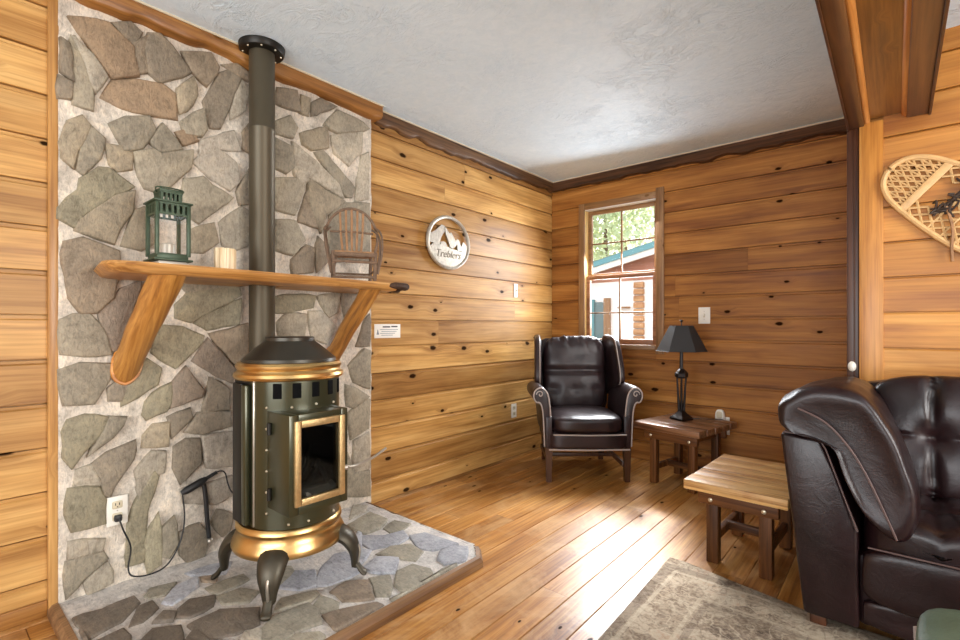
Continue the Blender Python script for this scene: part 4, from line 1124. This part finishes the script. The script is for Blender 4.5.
NS = thing('notice_sign', 'small white notice with grey print on the pine wall beside the stones', 'sign', (.001, 1.98, 1.068))
MB().box(0, -.104, -.044, .003, .104, .044, .0008).build('card', M['paper'], NS)
b = MB()
b.box(.003, -.04, .022, .0034, .02, .031).box(.003, .028, .024, .0034, .08, .033)
b.build('heading_print', M['ink_dark'], NS, smooth=False)
b = MB()
for k, (a0, a1) in enumerate(((-.062, .085), (-.05, .072), (-.062, .06), (-.05, .04))): b.box(.003, a0, .008-k*.012, .0034, a1, .0115-k*.012)
b.build('text_print', M['ink'], NS, smooth=False)
MB().prism([(-.088, -.022), (-.068, -.022), (-.078, .014)], 'x', .003, .0034).build('emblem', M['ink'], NS, smooth=False)

kn = thing('door_chime_knob', 'small white oval knob on the dark corner post behind the sofa', 'knob', (2.297, 3.05, .90))
part(MB().sphere((2.297, 3.038, .90), .022, 14, (.8, .7, 1.15)), 'cap', M['white_plastic'], kn)
part(MB().tube([(2.297, 3.052, .90), (2.297, 3.036, .90)], .008, 10), 'stem', M['steel'], kn)

# ---------------------------------------------------------------- wing chair (local: front = -y)
WC = thing('wing_chair', 'dark brown leather wing chair in the corner under the window', 'chair', (.622, 3.335, 0), math.radians(40.45)); WC.scale = (.94, 1, 1)
CL = M['chair_leather']
MB().cushion((0, -.02, .295), (.60, .64, .125), 10, 9).build('seat_frame', CL, WC)
MB().cushion((0, -.075, .405), (.545, .55, .125), 16, 5, (0, 0, .22), .005, 7).build('seat_cushion', CL, WC)
# inside back: pleated pillow with a sag crease, a plain lower panel
def back_fn(r, q):
    z = r.z
    r = r.copy()
    crease = math.exp(-((z-.02)/.018)**2)+.6*math.exp(-((z+.13)/.03)**2)*(.5+.5*math.cos(q.x*9))
    if r.y < 0: r.y += .028*crease
    top = max(0, (q.z-.55)/.45)
    pl = noise.noise(Vector((q.x*7+3*q.z, q.z*1.2, 4)))+.6*noise.noise(Vector((q.x*15-2*q.z, q.z, 9)))
    r.y += -.030*top*pl*(1 if r.y < 0 else .2)-.018*top
    r.z += .010*top*pl
    lo = max(0, -q.z)*max(0, 1-abs(q.x))
    if r.y < 0: r.y += .012*lo*noise.noise(Vector((q.x*9, q.z*2, 2)))
    return r
tilt = Matrix.Translation((0, .235, .715)) @ Matrix.Rotation(math.radians(-9), 4, 'X')
MB().cushion((0, 0, 0), (.53, .15, .60), 26, 5, (0, .35, 0), .007, 6, back_fn, tilt).build('back_cushion', CL, WC, angle=None)
MB().cushion((0, .085, 0), (.60, .06, .60), 8, 9, mat=tilt).build('outer_back', CL, WC)
for s in (-1, 1):
    # wing
    prof = catmull([(.33, .55), (.10, .60), (-.005, .66), (-.015, .74), (.03, .86), (.075, .95), (.13, 1.005), (.24, 1.02), (.36, 1.01), (.37, .8)], 4, True)
    rings = []
    for xo, k in ((-.030, .90), (-.026, .97), (-.012, 1.0), (.012, 1.0), (.026, .97), (.030, .90)):
        cyy, czz = .19, .79
        rings.append([(s*(.318+xo*.95+(p.x-cyy)*-.10), cyy+(p.x-cyy)*k, czz+(p.y-czz)*k) for p in prof])
    w = MB().loft(rings).build('wing', CL, WC, angle=70)
    edge = [(s*(.305+(p.x-.19)*-.10), p.x-.001, p.y) for p in prof[4:30]]
    MB().tube(edge, .0045, 6).build('welt', M['piping'], w)
    # arm: rolled top that bends in to the seat frame
    rings = []
    for y, k in ((-.285, .88), (-.28, .97), (-.265, 1.0), (-.10, 1.0), (.06, .98), (.20, .92)):
        ring = []
        # section in x,z
        sec = [(.275, .30), (.275, .45), (.285, .56), (.30, .625), (.335, .665), (.375, .668), (.41, .64), (.415, .60), (.395, .565), (.36, .56), (.345, .52), (.33, .44), (.312, .30)]
        sec = catmull([Vector((a, c)) for a, c in sec], 4, True)
        for p in sec:
            ring.append((s*(.335+(p.x-.335)*k), y, .50+(p.y-.50)*k))
        rings.append(ring)
    a = MB().loft(rings).build('arm', CL, WC, angle=60)
    sec2 = [(s*(.335+(p.x-.335)*.9), -.287, .50+(p.y-.50)*.95) for p in catmull([Vector(q) for q in [(.272, .235), (.275, .45), (.285, .56), (.30, .625), (.335, .665), (.375, .668), (.41, .64), (.415, .60), (.395, .565), (.365, .56), (.345, .52), (.335, .44), (.325, .235)]], 4)]
    MB().tube(sec2, .0055, 6).build('nail_trim', M['piping'], a)
    MB().tube([(s*(.36+.028*math.cos(t*.5)*(1-t/16)), -.290, .617+.028*math.sin(t*.5)*(1-t/16)) for t in range(15)], .004, 6).build('scroll_trim', M['piping'], a)
    MB().prism([(s*.270, -.30), (s*.318, -.30), (s*.318, -.255), (s*.270, -.255)], 'z', .235, .46, .006).build('arm_post', CL, a)
    # legs
    MB().loft([[(s*.294+dx*k, -.278+dy*k, z) for dx, dy in ((-1, -1), (1, -1), (1, 1), (-1, 1))] for z, k in ((.0, .019), (.12, .022), (.24, .026))]).build('leg', M['chair_leg'], WC, smooth=False)
    MB().loft([[(s*.25+dx*k, y+dy*k, z) for dx, dy in ((-1, -1), (1, -1), (1, 1), (-1, 1))] for z, k, y in ((.0, .018, .31), (.12, .021, .275), (.24, .025, .26))]).build('leg', M['chair_leg'], WC, smooth=False)
    MB().box(min(s*.285, s*.262), -.27, .10, max(s*.285, s*.262), .28, .132, .003).build('side_stretcher', M['chair_leg'], WC)
MB().box(-.265, .0, .102, .265, .024, .13, .003).build('cross_stretcher', M['chair_leg'], WC)
MB().box(-.245, .27, .11, .245, .292, .138, .003).build('rear_stretcher', M['chair_leg'], WC)
MB().tube([(-.30, -.335, .238), (0, -.342, .236), (.30, -.335, .238)], .006, 6).build('nail_trim', M['piping'], WC)
MB().tube([(-.27, -.352, .345), (0, -.358, .342), (.27, -.352, .345)], .005, 6).build('welt', M['piping'], WC)

# ---------------------------------------------------------------- rustic end tables (local origin at floor centre)
def end_table(label, loc, rz, w, d, h, topm, legm, railm, lw=.052):
    t = thing('end_table', label, 'end table', loc, rz, 'rustic end tables')
    b = MB(); n = 5; g = .007
    for k in range(n):
        y0 = -d/2+k*d/n
        b.box(-w/2+random.uniform(0, .004), y0+g/2, h-.045, w/2-random.uniform(0, .004), y0+d/n-g/2, h-random.uniform(0, .003), .005)
    b.build('tabletop', topm, t)
    lx, ly = w/2-.075-lw/2, d/2-.085-lw/2
    for sx in (-1, 1):
        for sy in (-1, 1):
            MB().box(sx*lx-lw/2, sy*ly-lw/2, 0, sx*lx+lw/2, sy*ly+lw/2, h-.045, .006).build('leg', legm, t)
    for sy in (-1, 1):
        r = MB().box(-lx-lw/2-.03, sy*(ly+.034)-.016, h-.115, lx+lw/2+.03, sy*(ly+.034)+.016, h-.047, .008).build('apron_rail', railm, t)
        for sx in (-1, 1): MB().sphere((sx*lx, sy*(ly+.051), h-.09), .010, 10, (1, .4, 1)).build('peg', M['rivet'], r)
    for sx in (-1, 1):
        MB().box(sx*lx-.014, -ly, h-.105, sx*lx+.014, ly, h-.047, .005).build('side_rail', legm, t)
    MB().box(-lx, -.014, .095, lx, .014, .135, .004).build('stretcher', railm, t)
    for sx in (-1, 1): MB().box(sx*lx-.013, -ly, .09, sx*lx+.013, ly, .13, .004).build('side_stretcher', legm, t)
    return t
end_table('dark rustic end table holding the black lamp, between wing chair and wall', (1.335, 3.545, 0), math.radians(-11), .48, .54, .43, M['table2_top'], M['table_dark'], M['table_dark_x'], .05)
end_table('honey-topped rustic plank end table beside the sofa arm', (1.93, 2.64, 0), math.radians(-2), .42, .62, .39, M['table_top'], M['table_dark'], M['table_dark_x'])

# ---------------------------------------------------------------- lamp
LPX, LPY, LPZ = 1.292, 3.60, .431
LP = thing('table_lamp', 'black table lamp with faceted dark shade on the dark end table', 'lamp', (LPX, LPY, LPZ))
def six(r, z, n=6, rot=.35): return [(r*math.cos(2*PI*k/n+rot), r*math.sin(2*PI*k/n+rot), z) for k in range(n)]
MB().loft([six(.078, .0, 4), six(.080, .012, 4), six(.055, .03, 4), six(.030, .052, 4), six(.022, .07, 4)]).build('base', M['bronze'], LP, smooth=False)
for k in range(4):
    a = 2*PI*k/4+.35
    MB().tube([(.016*math.cos(a), .016*math.sin(a), .06), (.022*math.cos(a), .022*math.sin(a), .18), (.030*math.cos(a), .030*math.sin(a), .30)], [.010, .008, .006], 8).build('stem_rod', M['bronze'], LP)
MB().lathe([(0, .055), (.012, .06), (.008, .15), (.007, .3), (0, .3)], seg=12).build('stem_core', M['bronze'], LP)
MB().loft([six(.030, .295), six(.044, .305), six(.046, .33), six(.030, .35), six(.016, .362), six(.012, .38), six(.012, .48)]).build('collar', M['bronze'], LP, smooth=False)
MB().sphere((0, 0, .51), .022, 12, (1, 1, 1.3)).build('socket', M['bronze'], LP)
b = MB(); rings = [six(.176, .488, 6), six(.170, .492, 6), six(.079, .672, 6), six(.073, .672, 6), six(.166, .490, 6), six(.176, .488, 6)]
b.loft(rings, cap=False)
shd = b.build('lamp_shade', M['shade'], LP, smooth=False)
MB().tube([(0, 0, .53), (0, 0, .70)], .004, 8).sphere((0, 0, .706), .010, 10).build('finial', M['bronze'], LP)
b = MB()
for k in range(3):
    a = 2*PI*k/3
    b.tube([(0, 0, .66), (.075*math.cos(a), .075*math.sin(a), .668)], .0025, 6)
b.build('shade_spider', M['bronze'], shd)
MB().tube(catmull([(.05, .05, .008), (.13, .08, .006), (.20, .14, .004), (.235, .215, -.02), (.225, .27, -.14), (.21, .285, -.10), (.20, .298, -.06)], 6), .003, 6).build('lamp_cord', M['cable'], LP)

# ---------------------------------------------------------------- snowshoe on the right wall
ax = Vector((.742, -.668)); nx_ = Vector((.668, .742))
SW0 = Vector((2.565, 1.736))
SWT = thing('snowshoe', 'wooden snowshoe with rawhide lacing hung aslant on the right wall', 'snowshoe', (SW0.x, YR-.02, SW0.y))
def sw(s, w, y=0.0):
    p = ax*s+nx_*w
    return (p.x, y, p.y)
HWt = [(-.165, 0), (-.158, .035), (-.135, .072), (-.09, .103), (-.03, .122), (.06, .136), (.16, .146), (.28, .148), (.40, .132), (.52, .096), (.62, .055), (.72, .02), (.80, .004)]
up_ = catmull([Vector((s, w, 0)) for s, w in HWt], 5); 
outl = [(p.x, p.y) for p in up_]+[(p.x, -p.y) for p in up_[::-1][:-1]]
MB().tube([sw(s, w) for s, w in outl[:-1]], .0125, 8, closed=True).build('rim', M['ash_rim'], SWT)
def half(s):
    for p, q in zip(up_, up_[1:]):
        if p.x <= s <= q.x: return p.y+(q.y-p.y)*(s-p.x)/max(1e-6, q.x-p.x)
    return 0
for s0 in (.0, .40):
    h = half(s0)
    MB().box(-h, -.008, -.017, h, .008, .017, .004, Matrix.Translation(sw(s0, 0)) @ Matrix.Rotation(-math.atan2(nx_.y, nx_.x), 4, 'Y')).build('crossbar', M['ash_rim'], SWT)
def inside(s, w): return -.16 < s < .78 and abs(w) < half(s)-.004
def lace(lines, r, name, mat, y=0.0):
    b = MB()
    for (s0, w0, s1, w1) in lines:
        n = 60; run = []
        for k in range(n+1):
            t = k/n; s, w = s0+(s1-s0)*t, w0+(w1-w0)*t
            if inside(s, w): run.append((s, w))
            elif len(run) > 1: break
            else: run = []
        if len(run) > 2: b.tube([sw(*run[0], y), sw(*run[-1], y)], r, 5)
    return b.build(name, M[mat], SWT)
toe = []
for k in range(-9, 10):
    o = k*.0285
    toe.append((-.17, o, 0, o) if k % 1 == 0 else None)
    toe.append((-.17, o-.10, 0, o+.0)); toe.append((-.17, o+.10, 0, o-.0))
lace([t for t in toe if t], .0042, 'toe_lacing', 'rawhide')
mid = []
for k in range(-12, 16):
    o = k*.042
    mid.append((.0, -.16+o, .40, .16+o)) if (abs(-.16+o) > .0) else None
    mid.append((.0, .16-o, .40, -.16-o))
hole = lambda s, w: .0 < s < .115 and abs(w) < .062
b = MB()
for (s0, w0, s1, w1) in mid:
    run = []
    for k in range(121):
        t = k/120; s, w = s0+(s1-s0)*t, w0+(w1-w0)*t
        if inside(s, w) and not hole(s, w): run.append((s, w))
        else:
            if len(run) > 2: b.tube([sw(*run[0]), sw(*run[-1])], .0055, 5)
            run = []
    if len(run) > 2: b.tube([sw(*run[0]), sw(*run[-1])], .0055, 5)
for s in (.13, .19, .25, .31, .36):
    b.tube([sw(s, -half(s)), sw(s, half(s))], .0055, 5)
b.build('centre_lacing', M['rawhide'], SWT)
tail = [(.40, o*.036, .80, o*.036-.22) for o in range(-4, 10)]+[(.40, -o*.036, .80, -o*.036+.22) for o in range(-4, 10)]
lace(tail, .0042, 'tail_lacing', 'rawhide')
b = MB()
rg = random.Random(5)
for k in range(16):
    s, w = .115+rg.uniform(-.012, .05), rg.uniform(-.075, .075)
    b.tube(catmull([sw(s, w, -.006), sw(s+rg.uniform(-.04, .04), w+rg.uniform(-.04, .04), -.022), sw(s+rg.uniform(-.05, .05), w+rg.uniform(-.05, .05), -.006)], 4), .0048, 6)
b.tube([sw(.115, -.066, -.004), sw(.118, .066, -.004)], .009, 8)
b.build('foot_binding', M['binding'], SWT)
MB().tube(catmull([sw(.12, -.03, -.014), sw(.20, -.09, -.018), sw(.26, -.16, -.012), sw(.30, -.20, -.006)], 5), .006, 6).build('strap', M['twig_seat'], SWT)

# ---------------------------------------------------------------- sofa
SL = M['sofa_leather']
SF = thing('leather_sofa', 'dark brown leather sofa with pillow arm and tufted back against the right wall', 'sofa', (3.3, 2.55, 0))
def sofa_arm(flip):
    f = (lambda x: x) if not flip else (lambda x: 6.6-x)
    nm = 'arm'
    panel = [(2.131, .70), (2.255, .69), (2.30, .58), (2.362, .39), (2.366, .05), (2.205, .05)]
    b = MB().prism([(f(x), z) for x, z in panel], 'y', 2.13, 2.93, .012)
    a = part(b, nm, SL, SF, angle=50)
    pr_ = catmull([Vector(q) for q in [(2.112, .765), (2.13, .825), (2.20, .878), (2.30, .895), (2.385, .868), (2.455, .76), (2.505, .62), (2.528, .50), (2.515, .42), (2.478, .375), (2.425, .40), (2.375, .46), (2.325, .56), (2.275, .68), (2.20, .712), (2.14, .718)]], 4, True)
    cxp, czp = 2.33, .66
    rings = []
    for y, k, dz in ((2.122, .55, 0), (2.108, .78, 0), (2.104, .90, 0), (2.118, .97, 0), (2.15, 1.0, 0), (2.19, 1.005, 0), (2.24, 1.01, 0), (2.30, 1.01, .0), (2.37, 1.005, -.002), (2.45, 1.0, -.004), (2.52, .995, -.006), (2.60, .99, -.008), (2.68, .98, -.010), (2.75, .97, -.012), (2.82, .95, -.015), (2.88, .93, -.018), (2.92, .85, -.02)):
        ring = []
        for i, p in enumerate(pr_):
            # shrink towards the mid-line of the pad
            mx = cxp+(p.x-cxp)*k; mz = czp+(p.y-czp)*k+dz
            n = noise.noise(Vector((mx*9, y*5, mz*9)))*.010-abs(noise.noise(Vector((mx*11+y*4, y*9-mx*5, mz*11+3))))*.022*min(1, max(0, (mz-.55)/.2))-abs(noise.noise(Vector((mx*24, y*9, mz*24+7))))*.008
            d = Vector((p.x-cxp, p.y-czp)).normalized()
            ring.append((f(mx+d.x*n), y, mz+d.y*n))
        rings.append(ring)
    pad = part(MB().loft(rings), 'arm_pad', SL, SF, a, subsurf=1)
    seam = catmull([(2.19, 2.106, .80), (2.27, 2.098, .762), (2.335, 2.095, .69), (2.385, 2.095, .60), (2.43, 2.097, .49), (2.465, 2.107, .395)], 6)
    part(MB().tube([(f(p.x), p.y, p.z) for p in seam], .0038, 6), 'seam', M['stitch'], SF, a)
    seam = [(f(2.142+.108*t), 2.126, .706-.008*t) for t in (0, .5, 1)]+[(f(2.262+.1*t), 2.126, .69-.3*t) for t in (.1, .5, 1)]
    part(MB().tube(seam, .003, 6), 'edge_seam', M['stitch'], SF, a)
    part(MB().box(min(f(2.22), f(2.27)), 2.16, 0, max(f(2.22), f(2.27)), 2.21, .052, .004), 'foot', M['post_dark'], SF, a)
    part(MB().box(min(f(2.22), f(2.27)), 2.86, 0, max(f(2.22), f(2.27)), 2.91, .052, .004), 'foot', M['post_dark'], SF, a)
sofa_arm(False); sofa_arm(True)
part(MB().box(2.36, 2.17, .05, 4.24, 2.93, .30, .02), 'base', SL, SF)
part(MB().cushion((3.3, 2.865, .50), (2.02, .17, .74), 14, 9), 'back_frame', SL, SF)
x0 = 2.37
W3 = (4.23-2.37)/2
def tuft(cxs, czs):
    def fn(r, q):
        r = r.copy()
        if q.y < .3:
            d = 0
            for c in cxs: d = max(d, .8*math.exp(-abs(r.x-c)/.013))
            for c in czs: d = max(d, .5*math.exp(-abs(r.z-c)/.013))
            for c in cxs:
                for e in czs: d = max(d, 1.35*math.exp(-math.hypot(r.x-c, r.z-e)/.04))
            r.y += .05*d
        return r
    return fn
for k in range(2):
    xc = x0+W3*(k+.5)
    cxs = [-W3/2+.205+i*.272 for i in range(3)]
    bc = part(MB().cushion((0, 0, 0), (W3-.01, .23, .50), 60, 6, (0, .25, 0), .008, 5, tuft(cxs, [.0]), Matrix.Translation((xc, 2.70, .645)) @ Matrix.Rotation(math.radians(-10), 4, 'X'), seed=k*5.0), 'back_cushion', SL, SF, angle=None)
    b = MB()
    for c in cxs: b.sphere((xc+c, 2.645, .645), .010, 10, (1, .6, 1))
    part(b, 'tuft_button', SL, SF, bc)
    cys = [-.02]
    def seat_fn(r, q):
        r = r.copy()
        if q.z > .2:
            d = 0
            for c in cxs: d = max(d, .8*math.exp(-abs(r.x-c)/.02))
            d = max(d, .7*math.exp(-abs(r.y+.05)/.02))
            r.z -= .03*d
        return r
    part(MB().cushion((0, 0, 0), (W3-.006, .56, .20), 36, 7, (0, 0, .18), .006, 5, seat_fn, Matrix.Translation((xc, 2.42, .345)), seed=9+k*3.0), 'seat_cushion', SL, SF, angle=None)
    part(MB().cushion((xc, 2.155, .245), (W3-.008, .075, .20), 14, 6, (0, .1, 0), .004, 7), 'front_panel', SL, SF)
    part(MB().cushion((xc, 2.165, .11), (W3-.008, .06, .10), 10, 7, wr=.003), 'footrest_panel', SL, SF)
    part(MB().tube([(xc-W3/2+.02, 2.122, .345), (xc, 2.116, .345), (xc+W3/2-.02, 2.122, .345)], .003, 6), 'seam', M['stitch'], SF)

OT = thing('green_ottoman', 'grey-green leather ottoman in front of the sofa, cut off by the frame corner', 'ottoman', (2.82, 1.28, 0))
part(MB().cushion((2.82, 1.28, .245), (.64, .56, .36), 12, 9, wr=.003), 'body', M['green_leather'], OT)
part(MB().cushion((2.82, 1.28, .425), (.65, .57, .085), 14, 6, (0, 0, .35), .004, 6), 'top_cushion', M['green_leather'], OT)
part(MB().tube([(2.82+.322*a, 1.28+.282*c, .385) for a, c in ((-1, -.95), (-1, .95), (-.95, 1), (.95, 1), (1, .95), (1, -.95), (.95, -1), (-.95, -1))], .005, 6, closed=True), 'welt', M['piping'], OT)
for sx in (-1, 1):
    for sy in (-1, 1):
        part(MB().box(2.82+sx*.26-.02, 1.28+sy*.22-.02, .012, 2.82+sx*.26+.02, 1.28+sy*.22+.02, .08, .003), 'foot', M['post_dark'], OT)

# ---------------------------------------------------------------- rug
rp = [(1.650, 2.335), (1.72, 2.335), (1.95, 2.285), (2.20, 2.235), (2.8, 2.22), (3.9, 2.20), (3.9, -.35), (1.70, -.35), (1.685, 1.0), (1.672, 1.6)]
rp = [(p.x, p.y) for p in catmull([Vector(p) for p in rp[:1]], 1)] + rp[1:] if False else rp
tag(MB().prism(rp, 'z', .0005, .010, .002).build('area_rug', M['rug']), 'worn beige and brown patterned rug on the plank floor before the sofa', 'rug')

# ---------------------------------------------------------------- camera
cam = bpy.data.cameras.new('camera'); co_ = bpy.data.objects.new('camera', cam); COL.objects.link(co_)
cam.sensor_width = 36; cam.lens = 488/960*36; cam.shift_y = 6/960; cam.clip_start = .05
co_.location = (2.463, 0, 1.10); co_.rotation_euler = (PI/2, 0, math.radians(40.45))
SC.camera = co_

# ---------------------------------------------------------------- light
wd = bpy.data.worlds.new('world'); SC.world = wd; wd.use_nodes = True
nt = wd.node_tree; bg = nt.nodes['Background']; bg.inputs[0].default_value = (.93, .96, 1, 1); bg.inputs[1].default_value = 2.2
def area(name, loc, target, sx, sy, power, color=(1, 1, 1)):
    l = bpy.data.lights.new(name, 'AREA'); l.shape = 'RECTANGLE'; l.size = sx; l.size_y = sy; l.energy = power; l.color = color
    o = bpy.data.objects.new(name, l); COL.objects.link(o); o.location = loc
    o.rotation_euler = (Vector(target)-Vector(loc)).to_track_quat('-Z', 'Y').to_euler(); return o
area('daylight_back_window', (.665, D+.16, 1.56), (1.0, 2.0, .3), .62, 1.15, 45, (.90, .95, 1))
area('daylight_side_opening', (X1-.02, 1.0, 1.42), (1.0, 1.4, 1.75), 1.9, 1.3, 120, (1, .98, .95))
area('ceiling_fill_behind', (2.5, Y0+.03, 1.2), (1.7, 1.2, 2.3), 3.3, 1.5, 118, (.95, .98, 1))  # added fill lamp, aimed upward to brighten the ceiling
sun = bpy.data.lights.new('sun', 'SUN'); sun.energy = 6.0; sun.angle = math.radians(9); sun.color = (1, .96, .92)
so = bpy.data.objects.new('sun', sun); COL.objects.link(so)
so.rotation_euler = Vector((.50, -1.0, -1.0)).to_track_quat('-Z', 'Y').to_euler(); so.location = (-4, 9, 9)

sk = bpy.data.lights.new('bright_sky', 'SUN'); sk.energy = 23.0; sk.angle = math.radians(32); sk.color = (.92, .96, 1)
sko = bpy.data.objects.new('bright_sky', sk); COL.objects.link(sko)
sko.rotation_euler = Vector((.12, -1.0, -1.05)).to_track_quat('-Z', 'Y').to_euler(); sko.location = (1, 10, 9)

vs = SC.view_settings
SC.display_settings.display_device = 'sRGB'
vs.view_transform = 'Standard'; vs.look = 'None'; vs.gamma = 1; vs.use_curve_mapping = False
vs.exposure = 0.1
